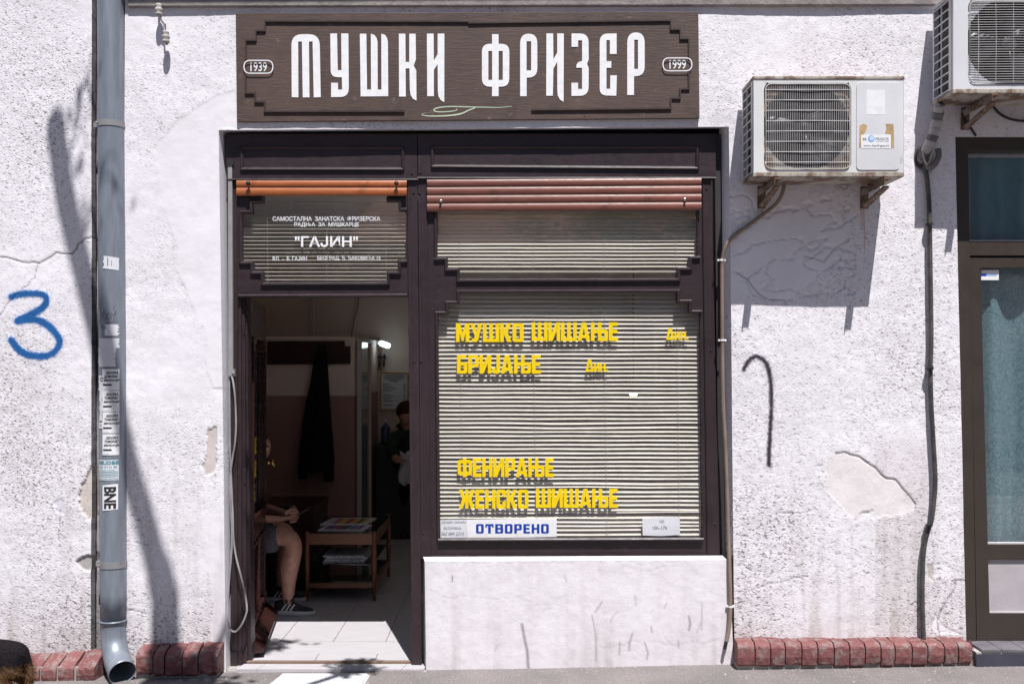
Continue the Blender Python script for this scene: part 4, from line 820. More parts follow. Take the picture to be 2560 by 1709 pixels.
sticker('flyer', 'pale flyer with teal lettering and phone number on the downpipe', 256, 307, 1146, 1196, 'paper', .0012, (('SELIDBE', 258, 308, 1148, 1157, .04, 0, 0, 'tealink'), ('065 141 41 40', 260, 304, 1160, 1166, .01, 0, 0, 'tealink'), ('KAMION  KOMBI', 259, 300, 1169, 1172, 0, 0, 0, 'tealink'), ('BESPLATNA PROCENA', 258, 306, 1190, 1194, 0, 0, 0, 'tealink')), rects=[(258, 306, 1174+k*4, 1175.6+k*4, 'tealink') for k in range(4)])
sticker('black_white_sticker', 'white sticker with bold sideways black letters BNE on the downpipe', 270, 306, 1208, 1271, 'white', .0014, (('BNE', 274.5, 302.5, 1212, 1266, .035, 0, -90, 'black'),), skew=-3)
tag = MB()
for st in ([(254, 745), (262, 775), (264, 783)], [(262, 748), (263, 770), (265, 790)], [(262, 795), (268, 785), (276, 780), (262, 802), (268, 820)], [(258, 805), (270, 800)], [(272, 790), (276, 800), (281, 790), (275, 783)], [(284, 785), (283, 800), (292, 792), (284, 782)], [(292, 782), (296, 790), (302, 778), (296, 803)], [(266, 822), (276, 812), (290, 806), (304, 805)], [(281, 815), (285, 838), (294, 812), (286, 822)], [(298, 765), (296, 778)]):
    P = smoothpath([(x, y, 0) for x, y in st], 4); tag.ribbon([(p.x, p.y) for p in P], 0, .0026, .0002)
mkobj('pen_tag', wrapf(.0018)(tag.v), tag.f, M['ink'], lab='thin black pen scribble tag on the downpipe above the stickers', cat='graffiti')
# porcelain insulators
ins = thing('insulator_bracket', 'pair of whitewashed porcelain insulators on a bent iron hook high on the wall', 'insulator', W(405, 70, 0))
prI = [(.004, .036), (.014, .034), (.017, .022), (.012, .016), (.019, .010), (.020, -.004), (.014, -.010), (.019, -.016), (.018, -.030), (.008, -.034)]
for (x, y, dd) in ((397, 26, -.05), (415, 94, -.055)):
    mb = MB(); mb.lathe(W(x, y, dd), prI, 'z', 16); mb.done('insulator', M['porcelain'], ins, smooth=True)
mb = MB(); mb.tube(smoothpath([W(401, 40, -.05), W(404, 52, -.05), W(409, 60, -.045), W(410, 72, -.05), W(414, 82, -.055)], 5), .005, 8); mb.tube([W(397, 30, .01), W(397, 30, -.05)], .006, 8); mb.tube([W(413, 62, .01), W(410, 60, -.045)], .006, 8); mb.done('hook', M['clamp'], ins, smooth=True)
mb = MB(); mb.lathe(W(417, 108, -.055), [(.006, .01), (.005, -.008), (.002, -.012)], 'z', 10); mb.done('wire_stub', M['acdark'], ins)
# shutter strap in its channel
stt = thing('shutter_strap', 'white roller shutter strap hanging in a long loop beside the left door jamb', 'strap', W(580, 1575, .04))
mb = MB(); mb.pbox(569.5, 411, 580, 930, .052, .075, 571, 582); mb.done('channel', M['strap'], stt, bevel=.001)
mb = MB(); mb.pbox(568, 402, 584, 413, .047, .075); mb.done('strap_guide', M['rubber'], stt)
mb = MB(); mb.pbox(571, 922, 586, 940, .044, .075); mb.lathe(W(583, 932, .043), [(.007, 0), (.006, -.004), (.001, -.005)], 'y', 10); mb.done('strap_cap', M['strap'], stt)
def strap(pts, wd, d0, tw=0):
    P = smoothpath([W(x, y, dd) for x, y, dd in pts], 7); mb = MB(); n = len(P); v = []
    for i in range(n):
        t_ = (P[min(i+1, n-1)]-P[max(i-1, 0)]).normalized(); s_ = t_.cross(Vector((0, 1, 0))).normalized(); a = tw*sin(i*.35); s_ = (s_*cos(a)+Vector((0, 1, 0))*sin(a)); q = s_.cross(t_)*.0009
        for u, k in ((-1, 1), (1, 1), (1, -1), (-1, -1)): v.append(P[i]+s_*u*wd/2+q*k)
    f = [(i*4+k, i*4+(k+1) % 4, i*4+4+(k+1) % 4, i*4+4+k) for i in range(n-1) for k in range(4)]; mb.add(v, f); mb.done('strap', M['strap'], stt, smooth=False)
strap([(578, 935, .05), (583, 955, .04), (588, 1000, .03), (590, 1060, .028), (587, 1110, .035), (581, 1145, .045), (576, 1190, .05), (576, 1260, .05), (580, 1330, .048), (578, 1390, .046), (573, 1450, .045), (569, 1500, .04), (569, 1540, .03), (575, 1570, .02), (588, 1577, .015), (603, 1562, .015), (615, 1535, .015), (617, 1515, .016), (611, 1475, .02), (600, 1430, .025), (590, 1390, .03), (584, 1345, .035), (582, 1290, .042), (578, 1200, .05), (575, 1130, .055), (574, 1050, .056), (573, 940, .056)], .0095, 0, .45)
# ------------------------------------------------------------------ air conditioners
def aircon(px0, px1, py0, py1, lab, dense, parts, body):
    d = -.289; X0, X1, Z1, Z0 = PX(px0, d), PX(px1, d), PZ(py0, d), PZ(py1, d); yb = -.05; t = thing('air_conditioner', lab, 'air conditioner', ((X0+X1)/2, -.17, Z0)); Wd, Hh = X1-X0, Z1-Z0
    U = lambda u, v: (X0+u*Wd, Z1-v*Hh)
    gx0, gx1, gy0, gy1 = (.07, .65, .045, .955) if dense == 'v' else (.10, .70, .075, .93)
    hole = rp([(*U(gx0, gy0), .04), (*U(gx1, gy0), .04), (*U(gx1, gy1), .04), (*U(gx0, gy1), .04)], 6)
    mb = MB(); mb.plate(rp([(X0, Z0), (X1, Z0), (X1, Z1), (X0, Z1)]), d, .016, [hole[::-1]], world=True); mb.done('front_panel', M[body], t, bevel=.002)
    mb = MB(); mb.box(X0+.001, X0+.02, d+.016, d+.05, Z0, Z1); mb.box(X1-.02, X1-.001, d+.016, yb, Z0, Z1); mb.box(X0, X1, yb-.012, yb-.001, Z0, Z1) ; mb.done('casing', M['acrust'] if body == 'x' else M[body], t)
    mb = MB(); mb.box(X0-.004, X1+.004, d-.004, yb+.003, Z1-.004, Z1+.013); mb.done('lid', M['acrust' if dense == 'v' else body], t, bevel=.003)
    mb = MB(); mb.box(X0-.003, X1+.003, d-.002, yb+.003, Z0-.012, Z0+.012); mb.done('base_pan', M['acrust'], t, bevel=.003)
    mb = MB(); mb.box(X0+.024, X0+.06, d+.05, yb-.014, Z0+.014, Z1-.006); mb.done('condenser_coil', M['acdark'], t)
    mb = MB(); ny = 10
    ya, yc = d+.018, yb; mb.box(X0-.002, X0+.006, ya, ya+.03, Z0+.012, Z1-.005); mb.box(X0-.002, X0+.006, yc-.014, yc, Z0+.012, Z1-.005); ym = (ya+yc)/2+.01; mb.box(X0-.0015, X0+.005, ym-.0035, ym+.0035, Z0+.012, Z1-.005)
    for k in range(ny+1):
        z = Z0+.02+(Z1-Z0-.035)*k/ny; mb.box(X0-.001, X0+.0045, ya+.03, yc-.014, z-.003, z+.003)
    mb.done('side_grille', M[body], t)
    cxu = (gx0+gx1)/2; cx, cz = U(cxu, .49); rr = min(.455*Hh, (gx1-gx0)*.52*Wd); ring = [(cx+rr*cos(2*pi*k/40), cz+rr*sin(2*pi*k/40)) for k in range(40)]
    sq = [(X0+.022, Z0+.014), (U(gx1, 0)[0]+.02, Z0+.014), (U(gx1, 0)[0]+.02, Z1-.008), (X0+.022, Z1-.008)]
    rim = MB(); rim.plate(sq, d+.022, .004, [ring[::-1]], world=True); rim.done('fan_shroud', M['acrust' if dense == 'v' else body], t)
    mb = MB(); mb.lathe((cx, d+.026, cz), [(rr, 0), (rr*1.0, .08)], 'y', 40); mb.f = mb.f[:-2]; mb.done('fan_duct', M['acdark'], t)
    mb = MB(); mb.box(X0+.062, X1-.022, yb-.03, yb-.014, Z0+.02, Z1-.01); mb.done('rear_coil', M['acdark'], t)
    fan = MB(); fan.lathe((cx, d+.04, cz), [(.015, -.008), (.040, 0), (.042, .05), (.01, .055)], 'y', 20)
    hub = fan.done('fan', M['fan'], t, smooth=False)
    for b in range(3):
        v = []; a0 = 2*pi*b/3+.5
        for i in range(6):
            r0 = .04+(rr*.93-.04)*i/5
            for j in range(5):
                a = a0+(j/4)*(1.15)+.25*i/5; v.append((cx+r0*cos(a), d+.04+.05*(j/4)+.004*i, cz+r0*sin(a)))
        m0 = MB(); m0.add(v, [(i*5+j, i*5+j+1, (i+1)*5+j+1, (i+1)*5+j) for i in range(5) for j in range(4)]); o = m0.done('blade', M['fan'], t, smooth=True); o.parent = hub; s_ = o.modifiers.new('thickness', 'SOLIDIFY'); s_.thickness = .003
    gz_ = d-.004; g0, g1 = U(gx0+.008, gy0+.012), U(gx1-.008, gy1-.012)
    fr = [(*p, ) for p in rp([(g0[0], g1[1], .035), (g1[0], g1[1], .035), (g1[0], g0[1], .035), (g0[0], g0[1], .035)], 5)]
    mb = MB(); mb.tube([(p[0], gz_, p[1]) for p in fr+fr[:1]], .0028, 6); mb.done('grille_frame', M['wire'], t, smooth=True)
    def clip(c, lo, hi, al):
        e_ = min(c-lo, hi-c); return max(0, .035-e_)*.55 if e_ < .035 else 0
    if dense == 'v': nV, nH, rv, rh = 46, 8, .0014, .0020
    else: nV, nH, rv, rh = 5, 33, .0018, .0015
    for k in range(nV):
        x = g0[0]+(g1[0]-g0[0])*(k+.5)/nV; e_ = clip(x, g0[0], g1[0], 0); mb = MB(); mb.tube([(x, gz_+.003, g1[1]+e_), (x, gz_-.002, (g0[1]+g1[1])/2), (x, gz_+.003, g0[1]-e_)], rv, 5); mb.done('grille_wire', M['wire'], t)
    for k in range(nH):
        z = g1[1]+(g0[1]-g1[1])*(k+.5)/nH if dense != 'v' else g1[1]+(g0[1]-g1[1])*(k+.62)/(nH+.2); e_ = clip(z, g1[1], g0[1], 0); mb = MB(); mb.tube([(g0[0]+e_, gz_, z), ((g0[0]+g1[0])/2, gz_-.005, z), (g1[0]-e_, gz_, z)], rh, 5); mb.done('grille_wire', M['wire'], t)
    for s_, v_ in ((0, .3), (0, .7), (1, .3), (1, .7), (0, .05), (1, .05)):
        x, z = U((gx0+.02, gx1-.02)[s_], v_); mb = MB(); mb.lathe((x, gz_+.004, z), [(.004, 0), (.004, -.006), (.001, -.008)], 'y', 8); mb.done('screw', M['dsteel'], t)
    if dense == 'v':
        p = rp([(*U(.685, .955), .022), (*U(.97, .955), .022), (*U(.97, .04), .022), (*U(.685, .04), .022)], 6); mb = MB(); mb.plate(p[::-1], d-.004, .004, world=True); mb.done('service_cover', M['acclean'], t, bevel=.002)
    # feet bolts
    return t, X0, X1, Z0, Z1
ac1, a, b, c, e_ = aircon(1884, 2259, 197, 436, 'complete air conditioner with vertical grille wires, hanging just right of the shop front', 'v', 0, 'acwhite')
def onac(nm, poly, h, mt, par): mb = MB(); mb.plate([(PX(x, -.2935-h), PZ(y, -.2935-h)) for x, y in poly], -.2935-h, .0004, world=True); return mb.done(nm, M[mt], par)
K = lambda pts: ZA(1780, 0, .3571, pts)
onac('rating_label', K([(1080, 630), (1212, 632), (1212, 803), (1080, 803)]), 0, 'white', ac1)
onac('glue_residue', K([(1032, 880), (1060, 868), (1088, 880), (1080, 915), (1062, 940), (1045, 1035), (1030, 1035)]), 0, 'tan', ac1)
onac('glue_residue', K([(1215, 868), (1272, 868), (1275, 1038), (1248, 1038), (1240, 940), (1210, 935), (1222, 905)]), 0, 'tan', ac1)
stk = thing('service_sticker', 'white service company sticker with web address on the air conditioner cover', 'sticker', W(2190, 371, -.295))
onac('sheet', K([(1045, 943), (1252, 943), (1252, 1040), (1043, 1038)]), .0006, 'white', stk)
for s_, p in (('BE', (1056, 1082, 966, 984)), ('FRIGOS', (1145, 1237, 964, 984)), ('www.beofrigos.rs', (1060, 1238, 1012, 1032)), ('servis klima uredjaja', (1148, 1238, 989, 996))):
    q = K([(p[0], p[2]), (p[1], p[3])]); textobj('printing', s_, q[0][0], q[1][0], q[0][1], q[1][1], -.2945, M['ink'], stk, .01)
M['skyblue'] = flat('light_blue_ink', (.25, .42, .75), .5); M['palebl'] = flat('paler_blue_ink', (.55, .68, .88), .5)
cc = K([(1115, 972)])[0]
for rad, mk, h in ((8.6, 'skyblue', .0010), (5.6, 'palebl', .0014)): onac('emblem', [(cc[0]+(1 if rad < 8 else 0)+rad*cos(2*pi*k/20), cc[1]-(1 if rad < 8 else 0)+rad*sin(2*pi*k/20)) for k in range(20)], h, mk, stk)
ac2, a2, b2, c2, e2 = aircon(2383, 2758, -17, 228, 'air conditioner with dense horizontal grille wires cut by the top right corner of the photo', 'h', 0, 'acclean')
mb = MB(); 
def bracket(px, z, lab, xt=0):
    X = PX(px, 0); t = thing('wall_bracket', lab, 'bracket', (X, 0, z-.17)); w_ = .018
    mb = MB(); mb.box(X-w_, X+w_, -.335, 0, z-.034, z-.026); mb.box(X-w_, X-w_+.004, -.335, 0, z-.062, z-.034); mb.done('arm', M['bracket'], t, bevel=.001)
    mb = MB(); mb.box(X-w_-.004, X+w_+.004, -.009, .004, z-.13, z-.01); mb.done('wall_plate', M['bracket'], t, bevel=.001)
    mb = MB(); v = [(X-w_*.8, -.31, z-.062), (X+w_*.8, -.31, z-.062), (X+w_*.8, -.005, z-.115), (X-w_*.8, -.005, z-.115)]; v += [(x_, y_-.008, z_-.012) for x_, y_, z_ in v]
    mb.add(v, [(0, 1, 2, 3), (7, 6, 5, 4), (0, 4, 5, 1), (1, 5, 6, 2), (2, 6, 7, 3), (3, 7, 4, 0)]); mb.done('strut', M['bracket'], t)
    for y in (-.27, -.09):
        mb = MB(); mb.lathe((X, y, z-.045), [(.004, 0), (.009, .006), (.009, .012), (.014, .014), (.014, .03)], 'z', 8); mb.done('bolt', M['bracket'], t)
    return t
zb = PZ(436, -.289)
bracket(1903, zb, 'left rusty bracket under the air conditioner beside the shop front'); bracket(2160, zb, 'right rusty bracket under the air conditioner beside the shop front')
zb2 = PZ(228, -.289); bracket(2412, zb2, 'left rusty bracket under the air conditioner in the top right corner'); bracket(2640, zb2, 'rusty bracket just outside the right edge under the corner air conditioner')
def corr(nm, pts, r, mt, lab, pitch=.0095, amp=.16, clips=(), sp=10, cat='conduit'):
    t = thing(nm, lab, cat, W(pts[-1][0], pts[-1][1], pts[-1][2])); P = resample(smoothpath([W(*p) for p in pts], sp), pitch/3); mb = MB(); mb.tube(P, [r*(1 if i % 3 else 1-amp) for i in range(len(P))], 8); mb.done('corrugated_hose', M[mt], t, smooth=True)
    for x, y, dd in clips:
        mb = MB(); c = Vector(W(x, y, dd)); mb.tube([c+Vector((0, 0, .005)), c-Vector((0, 0, .005))], r*1.25, 12); mb.box(c.x-r*2, c.x+r*2, c.y, c.y+.01, c.z-.005, c.z+.005); mb.done('clip', M['white'], t)
    return t
corr('cable_conduit', [(1961, 462, -.10), (1955, 485, -.09), (1940, 510, -.05), (1905, 538, -.02), (1871, 563, -.018), (1836, 588, -.018), (1815, 615, -.012), (1806, 650, .0), (1805, 700, .005), (1806, 850, .008), (1808, 1000, .010), (1813, 1100, .010), (1817, 1200, .010), (1821, 1330, .006), (1824, 1420, -.012), (1826, 1512, -.016), (1823, 1565, -.02), (1816, 1604, -.026)], .0112, 'conduit', 'beige corrugated conduit running down the right edge of the shop front', clips=((1804, 650, .002), (1806, 850, .008), (1826, 1515, -.014)))
mb = MB(); c = [W(1816, 1602, -.026), W(1812, 1622, -.03)]; mb.tube(c, .009, 8); o = mb.done('cable_end', M['rubber'], [x for x in bpy.data.objects if x.name == 'cable_conduit'][0])
corr('drain_hose', [(2312, 415, -.015), (2318, 450, -.02), (2322, 500, -.022), (2324, 561, -.022), (2326, 691, -.022), (2328, 844, -.022), (2326, 921, -.022), (2328, 1010, -.022), (2333, 1100, -.024), (2338, 1197, -.024), (2334, 1260, -.022), (2328, 1302, -.020), (2318, 1330, -.020), (2309, 1380, -.022), (2306, 1450, -.022), (2306, 1520, -.022), (2309, 1595, -.03)], .0138, 'dconduit', 'black corrugated hose running down the wall beside the brown door', pitch=.009, clips=(), cat='hose')
for y, x in ((561, 2319), (921, 2321), (1312, 2318)):
    mb = MB(); mb.tube([W(x-3, y, -.004), W(x-1, y, -.03)], .006, 8); mb.tube([W(x+4, y-3, -.034), W(x+6, y+3, -.034)], .018, 10); mb.done('clip', M['rubber'], bpy.data.objects['drain_hose'])
tp_ = thing('insulated_pipe', 'pipe bundle wrapped in pale and dark tape under the corner air conditioner', 'pipe', W(2308, 395, 0))
P = smoothpath([W(2349, 262, -.13), W(2345, 285, -.10), W(2340, 310, -.085), (W(2334, 335, -.075)), W(2328, 352, -.065), W(2320, 368, -.05), W(2310, 385, -.02), W(2305, 400, .03)], 5); n_ = len(P)
for i in range(0, n_-1, 4):
    mb = MB(); seg = P[i:min(i+6, n_)]; mb.tube(seg, [.0275*(1.05-.12*k/len(seg))+.001*(i % 3) for k in range(len(seg))], 14); mb.done('tape_wrap', M['tape2' if (i//4) % 3 == 1 else 'tape'], tp_, smooth=True)
mb = MB(); mb.tube(smoothpath([W(2345, 372, -.05), W(2346, 392, -.05), W(2336, 412, -.05), W(2322, 418, -.035), W(2312, 405, .01)], 6), .016, 10); mb.done('dark_pipe', M['tape2'], tp_, smooth=True)
mb = MB(); mb.tube(smoothpath([W(2306, 372, -.04), W(2310, 396, -.06), W(2318, 410, -.05), W(2326, 400, -.05), W(2330, 380, -.06)], 6), .0055, 8); mb.done('cable', M['tape'], tp_, smooth=True)
mb = MB(); mb.tube(smoothpath([W(2404, 284, -.02), W(2420, 310, -.012), W(2440, 340, -.006)], 6), .006, 8); mb.done('loose_cable', M['rubber'], lab='short black cable running from the corner air conditioner down to the brown door frame', cat='cable')
mb = MB(); mb.tube(smoothpath([W(2480, 262, -.03), W(2500, 285, -.02), (W(2535, 300, -.015)), W(2580, 300, -.02), W(2620, 270, -.05)], 6), .007, 8); mb.done('loose_cable', M['rubber'], lab='sagging black cable loop under the corner air conditioner', cat='cable')
# ------------------------------------------------------------------ brown aluminium door on the right
mb = MB(); mb.pbox(1786, 336, 1803, 1392, .095, .166, 1798, 1812); mb.done('light_leak_backing', M['acdark'], sf); mb = MB(); mb.pbox(562, 336, 580, 1680, .10, .166); mb.done('light_leak_backing', M['acdark'], sf)  # black backing boxes added to stop light leaking through the side gaps
ad = thing('aluminium_door', 'brown aluminium door with glass and a top light at the right edge', 'door', W(2520, 1600, .06))
def bar(nm, x0, y0, x1, y1, d0, d1, bx0=None, bx1=None, mt='alu', bev=.002): mb = MB(); mb.pbox(x0, y0, x1, y1, d0, d1, bx0, bx1); return mb.done(nm, M[mt], ad, bevel=bev)
bar('frame_jamb', 2386, 342, 2420, 1602, .030, .10, 2417, 2441); bar('frame_head', 2420, 342, 2750, 377, .031, .10); bar('frame_transom', 2421, 603, 2750, 639, .032, .10)
bar('leaf_stile', 2424, 643, 2451, 1600, .038, .09, 2442, 2476); bar('leaf_top_rail', 2451, 643, 2720, 670, .0385, .09); bar('leaf_middle_rail', 2468, 1360, 2720, 1398, .0385, .09); bar('leaf_bottom_rail', 2474, 1532, 2720, 1600, .0385, .09)
bar('lower_panel', 2470, 1398, 2720, 1534, .052, .07, mt='panel', bev=0)
bar('glazing_bead', 2420, 600, 2750, 603, .036, .06, mt='wire'); bar('glazing_bead', 2467, 1355, 2720, 1360, .042, .06, mt='wire'); bar('glazing_bead', 2474, 1528, 2720, 1532, .045, .06, mt='wire')
bar('frame_jamb', 2720, 640, 2750, 1602, .030, .10)
for q in ((2420, 377, 2750, 603), (2450, 670, 2720, 1357)): mb = MB(); mb.pbox(*q, .056, .061, *((2470, 2720) if q[1] > 600 else (None, None))); mb.done('pane', M['glass'], ad)
M['curtain'] = None; m, t, b = nt('teal_lace_curtain'); v = coords(t); wv = N(t, 'ShaderNodeTexVoronoi', i_Scale=34.0, feature='DISTANCE_TO_EDGE'); nd = N(t, 'ShaderNodeTexNoise', i_Scale=14.0, i_Detail=3.0); t.links.new(v, nd.inputs['Vector']); vv = N(t, 'ShaderNodeVectorMath', operation='ADD'); t.links.new(v, vv.inputs[0]); sc_ = N(t, 'ShaderNodeVectorMath', operation='SCALE', i_Scale=.12); t.links.new(nd.outputs['Color'], sc_.inputs[0]); t.links.new(sc_.outputs[0], vv.inputs[1]); t.links.new(vv.outputs[0], wv.inputs['Vector'])
ln = ramp(t, wv.outputs['Distance'], [(.05, 1), (.12, 0)]); t.links.new(mixc(t, ln, (.165, .27, .305), (.095, .185, .215)), b.inputs['Base Color']); b.inputs['Roughness'].default_value = .9; M['curtain'] = m
M['curtain2'] = mat('teal_plain_curtain', (.045, .17, .22), .9, .2, 6)
def drape(nm, lab, x0, x1, ytop, ybot, d, mt, amp=.018, per=.11):
    v = []; nx = 90; X0, X1 = PX(x0, d), PX(x1, d); zt, zb_ = PZ(ytop, d), PZ(ybot, d)
    for j in range(9):
        for i in range(nx+1):
            X = X0+(X1-X0)*i/nx; v.append((X+.006*sin(j*.7+i*.2), d+amp*sin(X*2*pi/per+.4*sin(j*.5+X*3))*(.6+.4*j/8)+amp*.5*sin(X*2*pi/(per*2.7)), zt+(zb_-zt)*j/8))
    return mkobj(nm, v, [(j*(nx+1)+i, (j+1)*(nx+1)+i, (j+1)*(nx+1)+i+1, j*(nx+1)+i+1) for j in range(8) for i in range(nx)], M[mt], smooth=True, lab=lab, cat='curtain')
drape('curtain', 'dark teal curtain behind the top light of the brown aluminium door', 2416, 2745, 388, 612, .14, 'curtain2')
drape('lace_curtain', 'teal patterned lace curtain behind the tall glass of the brown door', 2446, 2725, 655, 1375, .15, 'curtain', .034, .21)
mb = MB(); mb.pbox(2418, 379, 2745, 384, .105, .13); mb.pbox(2418, 386, 2745, 392, .10, .13); mb.done('curtain_rail', M['panel'], lab='white double curtain rail behind the top light of the brown door', cat='curtain rail')
ds = thing('window_sticker', 'small white and blue sticker on the glass of the brown door', 'sticker', W(2480, 700, .055))
for q, mk in (((2453, 675, 2497, 700), 'white'),): mb = MB(); mb.plate([(q[0], q[1]), (q[2], q[1]), (q[2], q[3]), (q[0], q[3])], .0545, .0006); mb.done('sheet', M[mk], ds)
mb = MB(); mb.plate([(2453, 684), (2466, 684), (2466, 690), (2453, 690)], .0538, .0004); mb.done('printed_bar', M['blue'], ds); mb = MB(); mb.plate([(2466, 685), (2492, 685), (2492, 689), (2466, 689)], .0538, .0004); mb.done('printed_bar', M['skyblue'], ds)
# doorstep of the brown door
dst = thing('doorstep', 'tiled dark step in front of the brown aluminium door', 'step', W(2560, 1684, -.12))
tx = [2437, 2487, 2545, 2610, 2680, 2760]
for a, b in zip(tx[:-1], tx[1:]):
    mb = MB(); zt = PZ(1603, .02); mb.box(PX(a, -.05)+.002, PX(b, -.05)-.002, -.128, .05, zt-.015, zt); mb.done('tile', M['gtile'], dst, bevel=.0015)
mb = MB(); mb.box(PX(2440, -.12), PX(2760, -.12), -.125, .05, -.05, zt-.0255); mb.done('step_face', M['dtile'], dst)
mb = MB(); mb.box(PX(2440, -.12), PX(2760, -.12), -.123, .045, zt-.025, zt-.0155); mb.done('mortar_bed', M['mortar'], dst)
mb = MB(); mb.box(PX(2386, .16), PX(2780, .16), .25, .30, 0, 3.0); mb.done('room_wall', M['darkroom'], kind='structure')
mb = MB(); mb.box(-4.5, 6.5, .32, .36, 2.95, 4.8); mb.box(3.4, 6.5, .05, .1, -.1, 3); mb.done('upper_wall_core', M['darkroom'], kind='structure')
# ------------------------------------------------------------------ interior shell
def sbox(nm, x0, x1, y0, y1, z0, z1, mt): mb = MB(); mb.box(x0, x1, y0, y1, z0, z1); return mb.done(nm, M[mt], kind='structure')
FZ = .014
sbox('interior_back_wall', -2.7, 2.0, 4.36, 4.45, -.1, 2.9, 'cream'); sbox('interior_left_wall', -2.8, -2.7, .3, 4.45, -.1, 2.9, 'cream')
sbox('interior_right_wall', 2.0, 2.1, .3, 4.45, -.1, 2.9, 'ceil'); sbox('interior_ceiling', -2.8, 2.1, .3, 4.45, 2.75, 2.85, 'ceil')
sbox('interior_front_wall', -2.8, PX(579, .16), .165, .299, -.1, 2.9, 'cream'); sbox('interior_front_wall', PX(1795, .16), 2.1, .165, .299, -.1, 2.9, 'cream')
sbox('interior_front_wall', PX(579, .16)+.001, PX(1795, .16)-.001, .17, .298, PZ(440, .16), 2.9, 'cream'); sbox('interior_front_wall', PX(1062, .16), PX(1795, .16)-.001, .165, .25, -.1, PZ(1385, .16), 'cream')
sbox('floor_base', -2.7, 2.0, .02, 4.36, -.12, FZ-.012, 'mortar')
fl = thing('tiled_floor', 'pale rectangular floor tiles of the barber shop with thin dark joints', 'floor', (-.3, .1, FZ-.01)); fl['kind'] = 'structure'; del fl['category']; del fl['label']
def tile(x0, x1, y0, y1, z=FZ):
    g = .0020; v = [(x0+g, y0+g, z), (x1-g, y0+g, z), (x1-g, y1-g, z), (x0+g, y1-g, z)]; mkobj('tile', v+[(a, b, z-.011) for a, b, _ in v], [(0, 1, 2, 3), (0, 4, 5, 1), (1, 5, 6, 2), (2, 6, 7, 3), (3, 7, 4, 0)], M['tile'], fl)
ye = [.505+.62*k for k in range(7)]
for x0 in [-.752+.313*k for k in range(-6, 9)]:
    for a, b in zip(ye[:-1], ye[1:]): tile(max(x0, -2.69), x0+.313, a, min(b, 4.36))
for a, b in ((-1.56, -1.10), (-1.10, -.765), (-.765, -.50)): tile(a, b, .125, .268)
tile(-1.56, -.50, .268, .505, FZ-.001)
for a, b in ((-1.50, -1.385), (-1.385, -.925), (-.925, -.60), (-.60, PX(1060, .0))):
    dx = .0; g = .0015; z = FZ-.004; v = [(a+g, -.005, z), (b-g, -.005, z), (b-g+.02, .088, z), (a+g+.02, .088, z)]; mkobj('tile', v+[(p[0], p[1], z-.03) for p in v], [(0, 1, 2, 3), (0, 4, 5, 1), (1, 5, 6, 2), (2, 6, 7, 3), (3, 7, 4, 0)], M['tile'], fl, bevel=.001)
mb = MB(); mb.box(PX(617, .1), PX(1030, .1), .094, .120, FZ-.02, FZ+.006); mb.done('threshold_strip', M['brass'] if 0 else wood('worn_threshold_wood', (.22, .15, .11), (.12, .08, .06), .5), lab='worn brown threshold strip across the doorway', cat='threshold', bevel=.002)
mb = MB(); mb.box(PX(575, .05), PX(1062, .05), -.002, .16, -.1, FZ-.016); mb.done('threshold_mortar', M['mortar'], kind='structure')
# partition and things on it
pt = thing('partition', 'tall cream and brown-pink partition block inside the shop, carrying the coat rack', 'partition', (PX(780, 2.9), 3, FZ))
xr = PX(886, 2.9); zs = PZ(990, 2.9); ztp = PZ(841, 2.9)
mb = MB(); mb.box(-2.69, xr, 2.9, 4.35, zs+.001, ztp); mb.done('upper_part', M['cream'], pt, bevel=.004)
mb = MB(); mb.box(-2.69, xr-.001, 2.901, 4.35, FZ, zs); mb.done('dado', M['dado'], pt)
cb = thing('tall_cabinet', 'narrow glazed cabinet with pale edge beside the partition inside the shop', 'cabinet', (xr+.1, 3.3, FZ))
mb = MB(); mb.box(xr+.012, xr+.05, 2.96, 2.985, FZ, PZ(850, 2.96)); mb.done('edge_strip', M['panel'], cb)
mb = MB(); mb.box(xr+.006, xr+.016, 2.99, 3.62, FZ, PZ(853, 3)); mb.done('glass_front', flat('dim_glass_front', (.22, .21, .20), .12), cb)
mb = MB(); mb.box(xr+.006, xr+.03, 3.64, 3.70, FZ, PZ(853, 3)); mb.done('edge_strip', M['cream'], cb)
I3 = lambda pts: ZA(540, 720, .3317, pts)
rk = thing('coat_rack', 'dark wooden coat rack board on the cream partition', 'coat rack', W(770, 910, 2.88))
mb = MB(); mb.plate(I3([(385, 400), (970, 398), (970, 437), (1012, 437), (1012, 572), (385, 575)]), 2.872, .026); mb.done('board', M['rackwood'], rk, bevel=.003)
for u in (485, 640, 795, 930):
    a = I3([(u, 430), (u, 545)]); mb = MB()
    for x, y in a: mb.tube([W(x, y, 2.875), W(x, y, 2.84), W(x, y-6, 2.825)], .006, 8)
    mb.done('hook', M['dsteel'], rk, smooth=True)
ct = MB(); rows = [(430, 778, 826), (480, 757, 835), (540, 742, 840), (600, 730, 846), (700, 714, 852), (850, 682, 862), (1000, 656, 872), (1150, 641, 885), (1280, 628, 895), (1385, 622, 888)]; v = []; n_ = 40
for v_, l, r in rows:
    a, b = I3([(l, v_), (r, v_)]); cx = (PX(a[0], 2.8)+PX(b[0], 2.8))/2; hw = (PX(b[0], 2.8)-PX(a[0], 2.8))/2; z = PZ(a[1], 2.8)
    for k in range(n_): th = 2*pi*k/n_; v.append((cx+hw*cos(th), 2.79+min(.065, hw*.55)*sin(th)*(1+.28*sin(6*th+v_*.004)), z))
ct.add(v, [(i*n_+k, i*n_+(k+1) % n_, (i+1)*n_+(k+1) % n_, (i+1)*n_+k) for i in range(len(rows)-1) for k in range(n_)]+[tuple(range(n_))])
